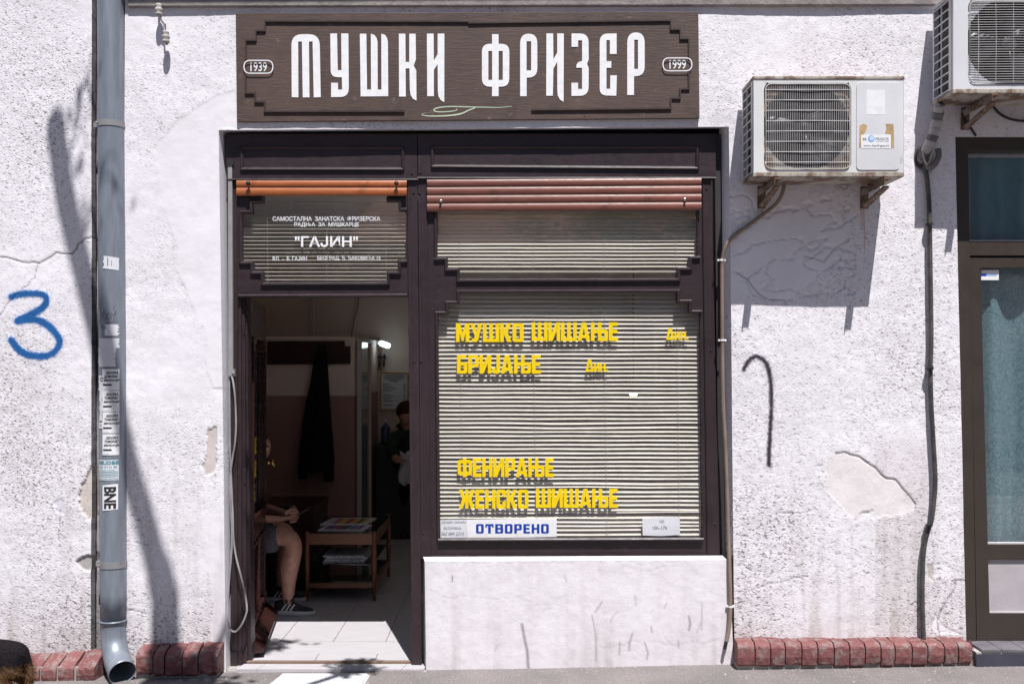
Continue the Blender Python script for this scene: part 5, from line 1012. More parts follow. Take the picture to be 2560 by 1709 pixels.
for l, r, vb in ((622, 695, 1432), (812, 891, 1452)):
    a, b = I3([(l, 1385), (r, vb)]); v = []
    for (x, y, hw) in (((a[0]+b[0])/2, a[1]-12, (b[0]-a[0])/2), ((a[0]+b[0])/2, a[1], (b[0]-a[0])/2), ((a[0]+b[0])/2, b[1], (b[0]-a[0])/2*.97)):
        for k in range(16): th = 2*pi*k/16; v.append((PX(x, 2.8)+hw/S*(8.1/5.3)*cos(th), 2.79+.05*sin(th), PZ(y, 2.8)))
    ct.add(v, [(i*16+k, i*16+(k+1) % 16, (i+1)*16+(k+1) % 16, (i+1)*16+k) for i in range(2) for k in range(16)]+[tuple(32+k for k in range(16))])
ct.done('hanging_coat', M['cloth'], smooth=True, lab='long black coat hanging from the wooden rack on the partition', cat='coat')
hk = thing('hook_rack', 'small dark metal hook rack on the far wall of the shop', 'hook rack', W(942, 926, 4.3))
a, b = I3([(1150, 450), (1250, 612)]); mb = MB(); mb.pbox(a[0], a[1], b[0], b[1], 4.33, 4.355); mb.done('back_plate', M['dado'], hk)
for u in (1165, 1200, 1238, 1270):
    a, b = I3([(u, 500), (u-8, 585)]); mb = MB(); mb.tube([W(a[0], a[1], 4.31), W(a[0]-1, (a[1]+b[1])/2, 4.28), W(b[0], b[1], 4.24), W(b[0]+3, b[1]-6, 4.2)], .01, 8); mb.done('hook', M['rubber'], hk, smooth=True)
a, b = I3([(1145, 520), (1282, 528)]); mb = MB(); mb.pbox(a[0], a[1]-2, b[0], b[1], 4.30, 4.325); mb.done('rail', M['rubber'], hk)
lp = thing('wall_lamp', 'small lit tube lamp over the mirror at the far wall of the shop', 'lamp', W(952, 866, 4.25))
mb = MB(); a, b = I3([(1205, 428), (1295, 442)]); mb.tube([W(a[0]+14, a[1]-4, 4.2), W(b[0], b[1]-3, 4.0)], .028, 12); mb.done('tube', flat('lamp_glow', (.72, .9, .95), .4, emit=2.6), lp, smooth=True)
a, b = I3([(1170, 395), (1235, 425)]); mb = MB(); mb.pbox(a[0], a[1], b[0], b[1], 4.2, 4.355); mb.done('lamp_mount', M['panel'], lp)
pl = thing('price_list', 'framed price list with thin gold frame on the far wall', 'notice', W(985, 1025, 4.33))
P4 = [(950, 931), (1021, 931), (1021, 1025), (950, 1025)]; I4 = [(953, 934), (1018, 934), (1018, 1022), (953, 1022)]
mb = MB(); mb.plate(P4, 4.325, .02, [I4]); mb.done('frame', M['brass'], pl); mb = MB(); mb.plate(I4, 4.335, .004); mb.done('sheet', M['paper'], pl)
mb = MB()
for k, (l, r) in enumerate(((963, 1010), (958, 1012), (966, 1004), (975, 995))): mb.pbox(l, 938+k*4.6, r, 940.5+k*4.6, 4.333, 4.3345)
for k in range(11):
    if k not in (4, 9): y = 960+k*5.1; mb.pbox(957, y, 975+(k*7) % 16, y+1.7, 4.333, 4.3345); mb.pbox(1008, y, 1014, y+2.2, 4.333, 4.3345)
mb.done('printing', M['ink'], pl)['kind'] = 'stuff'
for nm, pts in (('cable_duct', [(776, 738), (776, 842)]), ('cable_duct', [(783, 738), (783, 842)])):
    mb = MB(); mb.tube([W(x, y, 4.34) for x, y in pts], .009, 6); mb.done(nm, M['cream'], lab='thin vertical cable duct on the back wall above the partition, '+('left of the pair' if pts[0][0] == 776 else 'right of the pair'), cat='duct')
mb = MB(); mb.tube(smoothpath([W(897, 735, 4.34), W(895, 765, 4.34), W(886, 800, 4.34), W(878, 840, 4.34)], 5), .006, 6); mb.done('wall_cable', M['dado'], lab='thin curved cable hanging on the back wall above the partition', cat='cable')
dk = thing('dark_cabinet', 'low black cabinet at the far wall behind the barber', 'cabinet', (PX(960, 4.1), 4.1, FZ))
mb = MB(); mb.box(PX(938, 3.9), PX(1100, 3.9), 3.9, 4.34, FZ, PZ(1112, 3.9)); mb.done('body', M['fan'], dk, bevel=.01)
bt = thing('bottle', 'blue plastic bottle standing on the black cabinet', 'bottle', W(964, 1108, 4.0)); c = W(964, 1110, 4.02)
mb = MB(); mb.lathe(c, [(.045, .0), (.048, .02), (.048, .15), (.03, .18), (.012, .19), (.012, .21)], 'z', 16); mb.done('body', M['bluebottle'], bt, smooth=True); mb = MB(); mb.lathe((c[0], c[1], c[2]+.21), [(.014, 0), (.014, .02), (.008, .03)], 'z', 12); mb.done('cap', M['white'], bt)
cl_ = thing('fill_lamp', 'unseen tube lamp added under the shop ceiling to brighten the interior', 'lamp', (-.1, .7, 2.6))  # fill light added out of view to brighten the shop interior
mb = MB(); mb.tube([(-.7, .7, 2.69), (.5, .7, 2.69)], .02, 12); mb.done('tube', flat('fill_glow', (1, .93, .86), .4, emit=6.5), cl_, smooth=True)
mb = MB(); mb.box(-.75, .55, .66, .74, 2.715, 2.75); mb.done('housing', M['white'], cl_)
ml_ = thing('spot_lamp', 'small bright oval lamp seen between the slats right of the window centre', 'lamp', W(1583, 990, 2.2))
mb = MB(); c = W(1583, 985, 2.2); mb.lathe((c[0], c[1], c[2]), [(.004, -.016), (.024, -.012), (.030, 0), (.024, .012), (.004, .016)], 'z', 16); mb.done('glass_shade', flat('spot_glow', (1, .97, .92), .4, emit=14), ml_, smooth=True)
mb = MB(); mb.tube([(c[0], c[1], c[2]+.015), (c[0], c[1], 2.75)], .004, 6); mb.done('cord', M['rubber'], ml_)
# ------------------------------------------------------------------ door leaf, opened inward
dl = thing('shop_door', 'dark mahogany glazed door leaf standing open into the barber shop', 'door', (-1.470, .165, FZ))
DO = Vector((-1.470, .165)); du = Vector((-.125, .86)).normalized(); dn = Vector((du.y, -du.x)); DT = PZ(741, .15)
def dbox(nm, s0, s1, z0, z1, t0, t1, mt='doorwood', bev=.003):
    """t measured from the street face (0) outwards towards the opening"""
    def p(s_, t_, z): q = DO+du*s_+dn*t_; return (q.x, q.y, z)
    v = [p(s_, t_, z) for z in (z0, z1) for t_ in (t0, t1) for s_ in (s0, s1)]; mb = MB(); mb.add(v, [(0, 2, 3, 1), (4, 5, 7, 6), (0, 1, 5, 4), (2, 6, 7, 3), (0, 4, 6, 2), (1, 3, 7, 5)][::1])
    mb.f = [f[::-1] for f in mb.f]; return mb.done(nm, M[mt], dl, bevel=bev)
LW = .86
dbox('stile', 0, .10, FZ+.01, DT, -.045, 0); dbox('stile', LW-.10, LW, FZ+.01, DT, -.045, 0); dbox('rail', .10, LW-.10, DT-.22, DT, -.044, -.001); dbox('rail', .10, LW-.10, .62, .76, -.044, -.001); dbox('rail', .10, LW-.10, FZ+.01, .17, -.044, -.001)
dbox('step_moulding', .10, .16, DT-.30, DT-.22, -.04, .012); dbox('step_moulding', .16, .24, DT-.26, DT-.22, -.04, .012); dbox('step_moulding', LW-.16, LW-.10, DT-.30, DT-.22, -.04, .012); dbox('step_moulding', LW-.24, LW-.16, DT-.26, DT-.22, -.04, .012)
for z0, z1 in ((.76, .775), (DT-.235, DT-.22)): dbox('glazing_bead', .10, LW-.10, z0, z1, -.001, .014)
for s0, s1 in ((.10, .115), (LW-.115, LW-.10)): dbox('glazing_bead', s0, s1, .775, DT-.30, -.001, .014)
dbox('pane', .10, LW-.10, .76, DT-.22, -.026, -.021, 'glass', 0)
for s0, s1 in ((.12, .40), (.46, .74)):
    dbox('panel', s0, s1, .19, .60, -.036, -.014); dbox('panel_moulding', s0-.015, s1+.015, .175, .19, -.03, .008); dbox('panel_moulding', s0-.015, s1+.015, .60, .615, -.03, .008); dbox('panel_moulding', s0-.015, s0, .19, .60, -.03, .008); dbox('panel_moulding', s1, s1+.015, .19, .60, -.03, .008)
dbox('rail', .40, .46, .17, .62, -.044, -.001)
v = []
for s_ in (.0, LW):
    for t_, z in ((0, .04), (.075, .045), (.078, .062), (.02, .115), (0, .12)): q = DO+du*s_+dn*t_; v.append((q.x, q.y, z))
mkobj('drip_board', v, [(k, (k+1) % 5, 5+(k+1) % 5, 5+k) for k in range(5)]+[(4, 3, 2, 1, 0), (5, 6, 7, 8, 9)], M['doorwood'], dl)
for k, (s_, z0, h) in enumerate((('ШИШАЊЕ', 1.12, .10), ('БРИЈАЊЕ', .98, .10), ('БОЈЕЊЕ', .84, .10))):
    mb = MB(); cx = 0
    for c in s_:
        wd, loops = GL[c if c in GL else 'О']; loc = [[(cx+p[0], p[1]) for p in rp(lp, 3)] for lp in loops]; b2 = MB(); b2.plate(loc[0], 0, .02, loc[1:], world=True)
        mb.add([tuple((DO+du*(.15+p[0]*.06)+dn*(-.0195+.001*(1-p[1]/.02))).to_3d()+Vector((0, 0, z0+p[2]*h))) for p in b2.v], b2.f); cx += wd+.07
    mb.done('lettering', M['yellow'], dl)
def dp3(s_, t_, z): q = DO+du*s_+dn*t_; return Vector((q.x, q.y, z))
h_ = MB(); h_.tube([dp3(LW-.045, 0, 1.03), dp3(LW-.045, .035, 1.03)], .009, 10); h_.tube([dp3(LW-.045, .035, 1.03), dp3(LW-.045, .055, 1.03)], .017, 12); h_.tube([dp3(LW-.045, .05, 1.03), dp3(LW-.03, .055, 1.0)], .008, 8); hd = h_.done('handle', M['brass'], dl, smooth=True)
h_ = MB(); h_.tube([dp3(LW-.045, .001, .90), dp3(LW-.045, .012, .90)], .014, 10); h_.done('keyhole', M['brass'], dl)
# ------------------------------------------------------------------ side table, magazines, seating
tb = thing('side_table', 'small walnut side table with glass shelves beside the seated man', 'table', (-1.19, 1.9, FZ)); TX0, TX1, TY0, TY1 = PX(768, 1.5), PX(936, 1.5), 1.5, 2.28; TZ = .487
for x in (TX0, TX1):
    for y in (TY0, TY1): mb = MB(); mb.tube([(x, y, FZ), (x, y, .25), (x, y, TZ+.01)], [.011, .017, .014], 10); mb.done('leg', M['tablewood'], tb, smooth=True)
for z0, z1 in ((TZ-.08, TZ-.003), (.105, .14)):
    for q in ((TX0+.013, TX1-.013, TY0-.01, TY0+.008), (TX0+.013, TX1-.013, TY1-.008, TY1+.01), (TX0-.009, TX0+.009, TY0+.02, TY1-.02), (TX1-.009, TX1+.009, TY0+.02, TY1-.02)): mb = MB(); mb.box(*q, z0, z1); mb.done('apron', M['tablewood'], tb, bevel=.003)
M['smoke'] = glass('smoked_glass', (.45, .45, .42), 1.3)
for z in (TZ, .141, .262): mb = MB(); mb.box(TX0+(.012 if z < .4 else -.01), TX1-(.012 if z < .4 else -.01), TY0+.01, TY1-.01, z, z+.005); mb.done('shelf' if z < .4 else 'glass_top', M['smoke'], tb)
PC = [flat('print_'+n, c, .5) for n, c in (('red', (.35, .04, .04)), ('yellow', (.6, .42, .03)), ('violet', (.16, .08, .30)), ('blue', (.08, .16, .42)), ('dark', (.05, .05, .06)), ('pink', (.5, .25, .28)), ('pale', (.5, .52, .6)))]
def magazine(x0, x1, y0, y1, sk, lab, seed, cols, z=TZ+.0056):
    t = thing('magazine', lab, 'magazine', ((x0+x1)/2, (y0+y1)/2, z), 'magazines on the side table'); r = random.Random(seed)
    def q(u, v_, h): return (x0+(x1-x0)*u+sk*v_, y0+(y1-y0)*v_, z+h)
    mb = MB(); v = [q(0, 0, 0), q(1, 0, 0), q(1, 1, 0), q(0, 1, 0), q(0, 0, .006), q(1, 0, .006), q(1, 1, .006), q(0, 1, .006)]; mb.add(v, [(3, 2, 1, 0), (4, 5, 6, 7), (0, 1, 5, 4), (1, 2, 6, 5), (2, 3, 7, 6), (3, 0, 4, 7)]); mb.done('pages', M['paper'], t)
    u = .08
    while u < .9:
        w_ = r.uniform(.08, .17); mb = MB(); mb.add([q(u, .12, .0066), q(min(.95, u+w_), .12, .0066), q(min(.95, u+w_), .88, .0066), q(u, .88, .0066)], [(0, 1, 2, 3)]); mb.done('printed_picture', PC[r.choice(cols)], t); u += w_+r.choice((.0, .015))
magazine(PX(793, 1.55), PX(908, 1.55), 1.56, 1.78, .03, 'magazine with wide coloured pictures nearest the table front', 3, (0, 3, 6, 4, 2)); magazine(PX(800, 1.8), PX(915, 1.8), 1.80, 2.10, .035, 'magazine with small bright photo strips further back on the table', 9, (0, 1, 2, 4, 5, 6, 0, 1))
npz = thing('newspaper_stack', 'stack of folded newspapers on the shelf under the table top', 'newspapers', (-1.15, 1.7, .268))
for k in range(4):
    mb = MB(); o_ = .012*((k*7) % 3-1); mb.box(-1.32+o_, -1.03+o_, 1.56+o_*.5, 1.85, .2685+k*.013, .279+k*.013); mb.done('newspaper', M['paper'], npz, bevel=.003)
mb = MB(); r5 = random.Random(2)
for k in range(26): x = -1.30+r5.random()*.24; z = .27+r5.choice((0, 1, 2, 3))*.013+.003; mb.box(x, x+r5.uniform(.008, .03), 1.5515, 1.5535, z, z+.003)
for k in range(16): x = -1.28+r5.random()*.2; y = 1.6+r5.random()*.2; mb.box(x, x+.03, y, y+.006, .3185, .3192)
mb.done('printing', M['ink'], npz)['kind'] = 'stuff'
ch = thing('armchair', 'dark brown chair on which the man sits, mostly behind the door', 'chair', (-1.95, 1.3, FZ))
mb = MB(); mb.box(-2.28, -1.66, 1.02, 1.62, .36, .44); mb.done('seat', M['rackwood'], ch, bevel=.02)
mb = MB(); mb.box(-2.36, -2.28, 1.02, 1.62, .36, .90); mb.done('backrest', M['rackwood'], ch, bevel=.02)
for x in (-2.30, -1.70):
    for y in (1.06, 1.58): mb = MB(); mb.box(x-.02, x+.02, y-.02, y+.02, FZ, .36); mb.done('leg', M['rackwood'], ch)
lb = thing('low_chest', 'low dark chest behind the seated man', 'chest', (-1.8, 2.0, FZ))
mb = MB(); mb.box(-2.4, PX(788, 1.8), 1.8, 2.3, FZ, PZ(1263, 1.8)-.02); mb.done('body', M['rackwood'], lb, bevel=.008); mb = MB(); mb.box(-2.41, PX(788, 1.8)+.01, 1.79, 2.31, PZ(1263, 1.8)-.0195, PZ(1263, 1.8)); mb.done('top', M['rackwood'], lb, bevel=.004)
# ------------------------------------------------------------------ people (skin modifier, evaluated to a mesh)
def skin(name, V, E, mt, parent=None, sub=2, root=0, **k):
    me = bpy.data.meshes.new(name); me.from_pydata([v[:3] for v in V], E, []); o = bpy.data.objects.new('tmp', me); COL.objects.link(o)
    m = o.modifiers.new('s', 'SKIN'); m.use_smooth_shade = True; sb = o.modifiers.new('u', 'SUBSURF'); sb.levels = sb.render_levels = sub
    if not me.skin_vertices:
        bpy.context.view_layer.objects.active = o; bpy.ops.mesh.customdata_skin_add()
    for i, sv in enumerate(me.skin_vertices[0].data): r = V[i][3]; sv.radius = (r, V[i][4] if len(V[i]) > 4 else r); sv.use_root = (i == root)
    dg = bpy.context.evaluated_depsgraph_get(); dg.update(); ev = bpy.data.meshes.new_from_object(o.evaluated_get(dg)); bpy.data.objects.remove(o)
    vv = [tuple(v.co) for v in ev.vertices]; ff = [tuple(p.vertices) for p in ev.polygons]; bpy.data.meshes.remove(ev)
    return mkobj(name, vv, ff, mt, parent, smooth=True, **k)
def chain(n0, n): return [(n0+i, n0+i+1) for i in range(n-1)]
def hand(V, E, wi, wr, kn, up, side, L=.085, curl=1.0, thumb=1):
    """palm from wrist vertex wi at wr to knuckles kn; up = palm side direction of curling, side = across the palm"""
    wr, kn, up, side = Vector(wr), Vector(kn), Vector(up).normalized(), Vector(side).normalized(); f = (kn-wr).normalized()
    V.append((*(wr+f*.035), .022, .03)); E.append((wi, len(V)-1)); pm = len(V)-1; V.append((*(kn-f*.012), .018, .03)); E.append((pm, len(V)-1)); pm = len(V)-1
    return pm, f
def finger(nm, base, f, up, L, r, mt, par, curl):
    base = Vector(base); d = f.copy(); p = base-f*.02; V = [(*p, r)]; p = base; V.append((*p, r)); ax = f.cross(up).normalized()
    for k, l in enumerate((.42, .32, .26)):
        d = Matrix.Rotation(curl[k], 3, ax) @ d; p = p+d*L*l; V.append((*p, r*(.95-.1*k)))
    return V
mn = thing('person', 'seated man in black shirt and grey denim shorts looking down at his phone', 'person', (-1.93, 1.3, FZ))
V = [(-1.93, 1.30, .54, .13, .11), (-1.94, 1.30, .68, .125, .10), (-1.90, 1.30, .83, .12, .10), (-1.85, 1.30, .93, .07), (-1.79, 1.30, .985, .05), (-1.76, 1.30, 1.02, .055),  # 0-5 pelvis..neck
     (-1.73, 1.30, 1.065, .080, .075), (-1.728, 1.30, 1.12, .070, .067),                                                   # 6,7 head
     (-1.87, 1.15, .90, .05), (-1.83, 1.09, .78, .042), (-1.79, 1.08, .67, .036), (-1.66, 1.13, .645, .033), (-1.545, 1.18, .632, .024, .026),    # 8-12 near arm
     (-1.87, 1.45, .90, .05), (-1.83, 1.50, .78, .042), (-1.78, 1.50, .68, .036), (-1.65, 1.42, .66, .033), (-1.54, 1.33, .65, .024),    # 13-17 far arm
     (-1.86, 1.19, .51, .085), (-1.65, 1.15, .525, .075), (-1.47, 1.13, .530, .072), (-1.437, 1.13, .475, .068), (-1.455, 1.13, .40, .070), (-1.472, 1.13, .33, .073), (-1.474, 1.13, .22, .050), (-1.475, 1.13, .13, .042), (-1.47, 1.13, .07, .038),  # 18-26 near leg
     (-1.86, 1.40, .51, .085), (-1.70, 1.45, .52, .075), (-1.575, 1.47, .52, .068), (-1.555, 1.48, .46, .065), (-1.58, 1.49, .33, .068), (-1.605, 1.50, .20, .046), (-1.61, 1.50, .08, .034)]  # 27-33
E = [(0, 1), (1, 2), (2, 3), (3, 4), (4, 5), (5, 6), (6, 7), (2, 8), (8, 9), (9, 10), (10, 11), (11, 12), (2, 13), (13, 14), (14, 15), (15, 16), (16, 17), (0, 18), (18, 19), (19, 20), (20, 21), (21, 22), (22, 23), (23, 24), (24, 25), (25, 26), (0, 27), (27, 28), (28, 29), (29, 30), (30, 31), (31, 32), (32, 33)]
body = len(V)
def addhand(wi, wr, kn, sgn):
    wr, kn = Vector(wr), Vector(kn); f = (kn-wr).normalized(); side = Vector((0, 0, 1)); side = (side-f*side.dot(f)).normalized(); up = side.cross(f)*sgn
    V.append((*(wr+f*.03), .016, .03)); E.append((wi, len(V)-1)); V.append((*(kn-f*.006), .014, .034)); E.append((len(V)-2, len(V)-1)); pm = len(V)-1
    return f, side, up, pm
f1, s1, u1, pm1 = addhand(12, (-1.545, 1.18, .632), (-1.455, 1.195, .645), 1)
f2, s2, u2, pm2 = addhand(17, (-1.54, 1.33, .65), (-1.455, 1.27, .655), -1)
skin('body', V, E, M['skin'], mn, 2)
def fingers(kn, f, side, up, sgn):
    for k in range(4):
        b = Vector(kn)+side*(.030-.0195*k)-f*(.006*abs(k-1.2)); L = (.082, .088, .082, .066)[k]; c = ((.35, .95, .75), (.45, 1.0, .8), (.55, 1.05, .8), (.65, 1.05, .8))[k]
        ax = f.cross(up).normalized(); d = f.copy(); P = [b-f*.022, b.copy()]
        for q, l in enumerate((.42, .32, .26)): d = Matrix.Rotation(c[q]*1.0, 3, ax) @ d; P.append(P[-1]+d*L*l)
        skin('finger', [(*p, r) for p, r in zip(P, (.0095, .0098, .0092, .0085, .0072))], chain(0, 5), M['skin'], mn, 2)
    P = [Vector(kn)-f*.055+side*.022, Vector(kn)-f*.035+side*.045+up*.005, Vector(kn)-f*.004+side*.052+up*.014, Vector(kn)+f*.022+side*.046+up*.022]
    skin('thumb', [(*p, r) for p, r in zip(P, (.013, .0125, .0105, .008))], chain(0, 4), M['skin'], mn, 2)
fingers((-1.455, 1.195, .645), f1, s1, u1, 1); fingers((-1.455, 1.27, .655), f2, s2, u2, -1)
mb = MB(); mb.tube([(-1.452, 1.168, .648), (-1.448, 1.168, .648)], .0105, 12)
rg = thing('ring', 'thin gold ring on the seated man\'s finger', 'ring', (-1.45, 1.17, .64)); mb = MB(); c0 = Vector((-1.437, 1.188, .632)); mb.tube([c0+Vector((.0109*cos(a), .0, .0109*sin(a))) for a in [2*pi*k/14 for k in range(15)]], .0013, 6); mb.done('band', M['brass'], rg)
ph = thing('smartphone', 'dark smartphone held in the seated man\'s hands', 'phone', (-1.39, 1.235, .67)); mb = MB(); a = Vector((-1.425, 1.235, .662)); ux = Vector((.86, 0, .5)).normalized(); uz = Vector((0, 1, 0)); un = ux.cross(uz)
v = [a+ux*(s_*.072)+uz*(t_*.036)+un*(n__*.004) for n__ in (-1, 1) for t_ in (-1, 1) for s_ in (-1, 1)]; mb.add(v, [(0, 2, 3, 1), (4, 5, 7, 6), (0, 1, 5, 4), (2, 6, 7, 3), (0, 4, 6, 2), (1, 3, 7, 5)]); mb.done('casing', M['fan'], ph, bevel=.003)
# face, hair, clothes, shoes as children
HS = -.03
def ell(nm, c, r, mt, par, cut=None, n=20, m=14, tilt=0):
    v = []; 
    for i in range(m+1):
        a = pi*i/m
        for k in range(n):
            b_ = 2*pi*k/n; p = Vector((r[0]*sin(a)*cos(b_), r[1]*sin(a)*sin(b_), r[2]*cos(a))); p.rotate(Matrix.Rotation(tilt, 3, 'Y')); v.append(Vector(c)+p)
    f = [(i*n+k, (i+1)*n+k, (i+1)*n+(k+1) % n, i*n+(k+1) % n) for i in range(m) for k in range(n)]
    if cut: f = [q for q in f if not cut(sum((v[i] for i in q), Vector())/4)]
    return mkobj(nm, v, f, M[mt], par, smooth=True)
hd_ = ell('head', (-1.692+HS, 1.30, 1.088), (.083, .074, .108), 'skin', mn, tilt=-.35+.8)
ell('hair', (-1.700+HS, 1.30, 1.100), (.089, .080, .110), 'hair', mn, tilt=.45, cut=lambda p: (p.x-(-1.692)-HS)*.8-(p.z-1.1)*.62 > .018)
nose = skin('nose', [(-1.632+HS, 1.30, 1.085, .009), (-1.622+HS, 1.30, 1.066, .011), (-1.620+HS, 1.30, 1.052, .012), (-1.63+HS, 1.30, 1.046, .008)], chain(0, 4), M['skin'], mn, 2)
ell('ear', (-1.70+HS, 1.222, 1.085), (.018, .008, .03), 'skin', mn); ell('ear', (-1.70+HS, 1.378, 1.085), (.018, .008, .03), 'skin', mn)
for y in (1.272, 1.328): ell('eye', (-1.622+HS, y, 1.092), (.010, .013, .007), 'white', mn); ell('eyebrow', (-1.618+HS, y, 1.112), (.008, .019, .005), 'hair', mn)
ell('mouth', (-1.632+HS, 1.30, 1.020), (.010, .024, .006), 'redcloth', mn)
skin('tshirt', [(-1.93, 1.30, .56, .14, .12), (-1.94, 1.30, .68, .138, .115), (-1.90, 1.30, .83, .135, .115), (-1.85, 1.30, .925, .075), (-1.87, 1.14, .90, .063), (-1.835, 1.09, .80, .056), (-1.82, 1.085, .75, .055), (-1.87, 1.46, .90, .063), (-1.835, 1.50, .80, .056), (-1.82, 1.50, .75, .055)], [(0, 1), (1, 2), (2, 3), (2, 4), (4, 5), (5, 6), (2, 7), (7, 8), (8, 9)], M['shirt'], mn, 2)
skin('shorts', [(-1.93, 1.30, .53, .14, .12), (-1.86, 1.19, .51, .10), (-1.70, 1.15, .515, .096), (-1.60, 1.14, .512, .100), (-1.515, 1.135, .506, .100), (-1.86, 1.41, .51, .10), (-1.70, 1.45, .515, .092), (-1.63, 1.46, .513, .088)], [(0, 1), (1, 2), (2, 3), (3, 4), (0, 5), (5, 6), (6, 7)], M['denim'], mn, 2)
for a_ in (.0,):
    mb = MB(); mb.tube([(-1.527, 1.135, .512+0), (-1.524, 1.135, .512)], .0, 4) if 0 else None
def shoe(x, y, nm='shoe'):
    rows = [(-.105, .026, .055, .0), (-.10, .036, .088, .006), (-.06, .040, .098, .006), (-.02, .041, .102, .006), (.03, .044, .078, .006), (.08, .047, .058, .006), (.12, .044, .046, .008), (.15, .032, .034, .012), (.163, .012, .022, .016)]; n = 16; v = []
    for dx, hw, ht, zb_ in rows:
        for k in range(n):
            a = 2*pi*k/n; yy = hw*cos(a); sz = sin(a); z = (ht-.02)*max(0, sz)**.8 if sz > 0 else -.006; v.append((x+dx, y+yy*(1 if sz <= 0 else (1-.35*sz)), FZ+.022+z))
    o = mkobj(nm, v, [(i*n+k, i*n+(k+1) % n, (i+1)*n+(k+1) % n, (i+1)*n+k) for i in range(len(rows)-1) for k in range(n)]+[tuple(range(n))[::-1], tuple((len(rows)-1)*n+k for k in range(n))], M['shoe'], mn, smooth=True)
    v = []; prs = [(dx*1.02, hw+.005) for dx, hw, _, _ in rows]
    for z, g in ((0, -.004), (.008, .002), (.024, .002), (.030, -.003)):
        for dx, hw in prs: v.append((x+dx, y-hw-g, FZ+z+(.006 if dx > .13 and z == 0 else 0)+(.006 if dx < -.05 else 0)*(z > .01)))
        for dx, hw in prs[::-1]: v.append((x+dx, y+hw+g, FZ+z+(.006 if dx > .13 and z == 0 else 0)+(.006 if dx < -.05 else 0)*(z > .01)))
    m = len(prs)*2; so_ = mkobj('sole', v, [(j*m+k, j*m+(k+1) % m, (j+1)*m+(k+1) % m, (j+1)*m+k) for j in range(3) for k in range(m)]+[tuple(range(m))[::-1], tuple(3*m+k for k in range(m))], M['sole'], mn, smooth=False); so_.parent = o
    mb = MB()
    for k in range(3):
        a0 = x-.035+k*.028; q = [(a0-.02, .034), (a0-.006, .034), (a0+.022, .076), (a0+.008, .076)]; yf = lambda z: y-(.0415+.002)*(1-.35*max(0, (z-.022)/.08)**1.2)-.0035
        mb.add([(p, yf(z)-.001, FZ+z) for p, z in q]+[(p, yf(z)+.004, FZ+z) for p, z in q], [(0, 1, 2, 3), (0, 4, 5, 1), (1, 5, 6, 2), (2, 6, 7, 3), (3, 7, 4, 0)])
    s_ = mb.done('stripe', M['sole'], mn); s_.parent = o
    lc = MB()
    for k in range(4): xx = x+.0+k*.022; z = FZ+.104-k*.0135; lc.tube([(xx, y-.02, z-.004), (xx+.004, y, z+.004), (xx, y+.02, z-.004)], .003, 6)
    s_ = lc.done('laces', M['rubber'], mn); s_.parent = o
    mb = MB(); mb.tube([(x-.025, y, FZ+.10), (x+.0, y, FZ+.105), (x+.0, y, FZ+.13)], [.04, .036, .03], 12); s_ = mb.done('tongue', M['shoe'], mn, smooth=True); s_.parent = o
shoe(-1.462, 1.13); shoe(-1.60, 1.50)
# the barber, bent forward at the far right of the doorway
bb = thing('person', 'barber in dark green top and black trousers bent forward, half hidden by the post', 'person', (-.92, 3.85, FZ))
V = [(-.93, 3.95, .80, .14, .11), (-.95, 3.92, .93, .13, .10), (-.96, 3.82, 1.03, .13, .10), (-.965, 3.74, 1.10, .06), (-.97, 3.70, 1.15, .055), (-.97, 3.68, 1.20, .085, .075), (-.97, 3.68, 1.25, .07),
     (-1.08, 3.78, 1.02, .055), (-1.12, 3.70, .88, .045), (-1.06, 3.58, .80, .038), (-1.0, 3.52, .80, .03), (-.82, 3.78, 1.02, .055), (-.78, 3.70, .88, .045), (-.84, 3.58, .80, .038), (-.88, 3.52, .80, .03),
     (-1.02, 3.97, .72, .09), (-1.02, 3.96, .45, .06), (-1.02, 4.0, .10, .04), (-.85, 3.97, .72, .09), (-.85, 3.96, .45, .06), (-.85, 4.0, .10, .04)]
E = [(0, 1), (1, 2), (2, 3), (3, 4), (4, 5), (5, 6), (2, 7), (7, 8), (8, 9), (9, 10), (2, 11), (11, 12), (12, 13), (13, 14), (0, 15), (15, 16), (16, 17), (0, 18), (18, 19), (19, 20)]
skin('body', V, E, M['skin'], bb, 2)
skin('top', [(v[0], v[1], v[2], v[3]*1.1+.010) for v in (V[0], V[1], V[2], V[3], V[7], V[8], V[11], V[12], V[9], V[13])], [(0, 1), (1, 2), (2, 3), (2, 4), (4, 5), (2, 6), (6, 7), (5, 8), (7, 9)], M['greencloth'], bb, 2)
skin('trousers', [(-.93, 3.95, .78, .15, .12), (-1.02, 3.97, .70, .105), (-1.02, 3.96, .45, .085), (-1.02, 4.0, .09, .07), (-.85, 3.97, .70, .105), (-.85, 3.96, .45, .085), (-.85, 4.0, .09, .07)], [(0, 1), (1, 2), (2, 3), (0, 4), (4, 5), (5, 6)], M['cloth'], bb, 2)
for x in (-1.02, -.85): skin('shoe', [(x, 4.03, FZ+.045, .045), (x, 3.93, FZ+.04, .045), (x, 3.85, FZ+.033, .033)], chain(0, 3), M['rubber'], bb, 2)
ell('cap', (-.97, 3.685, 1.235), (.10, .11, .095), 'redcloth', bb, cut=lambda p: p.z < 1.20)
ell('face', (-.97, 3.665, 1.205), (.075, .088, .10), 'skin', bb); skin('nose', [(-.97, 3.585, 1.21, .01), (-.97, 3.572, 1.19, .013)], [(0, 1)], M['skin'], bb, 1)
for x in (-1.047, -.893): ell('ear', (x, 3.69, 1.20), (.008, .018, .03), 'skin', bb)
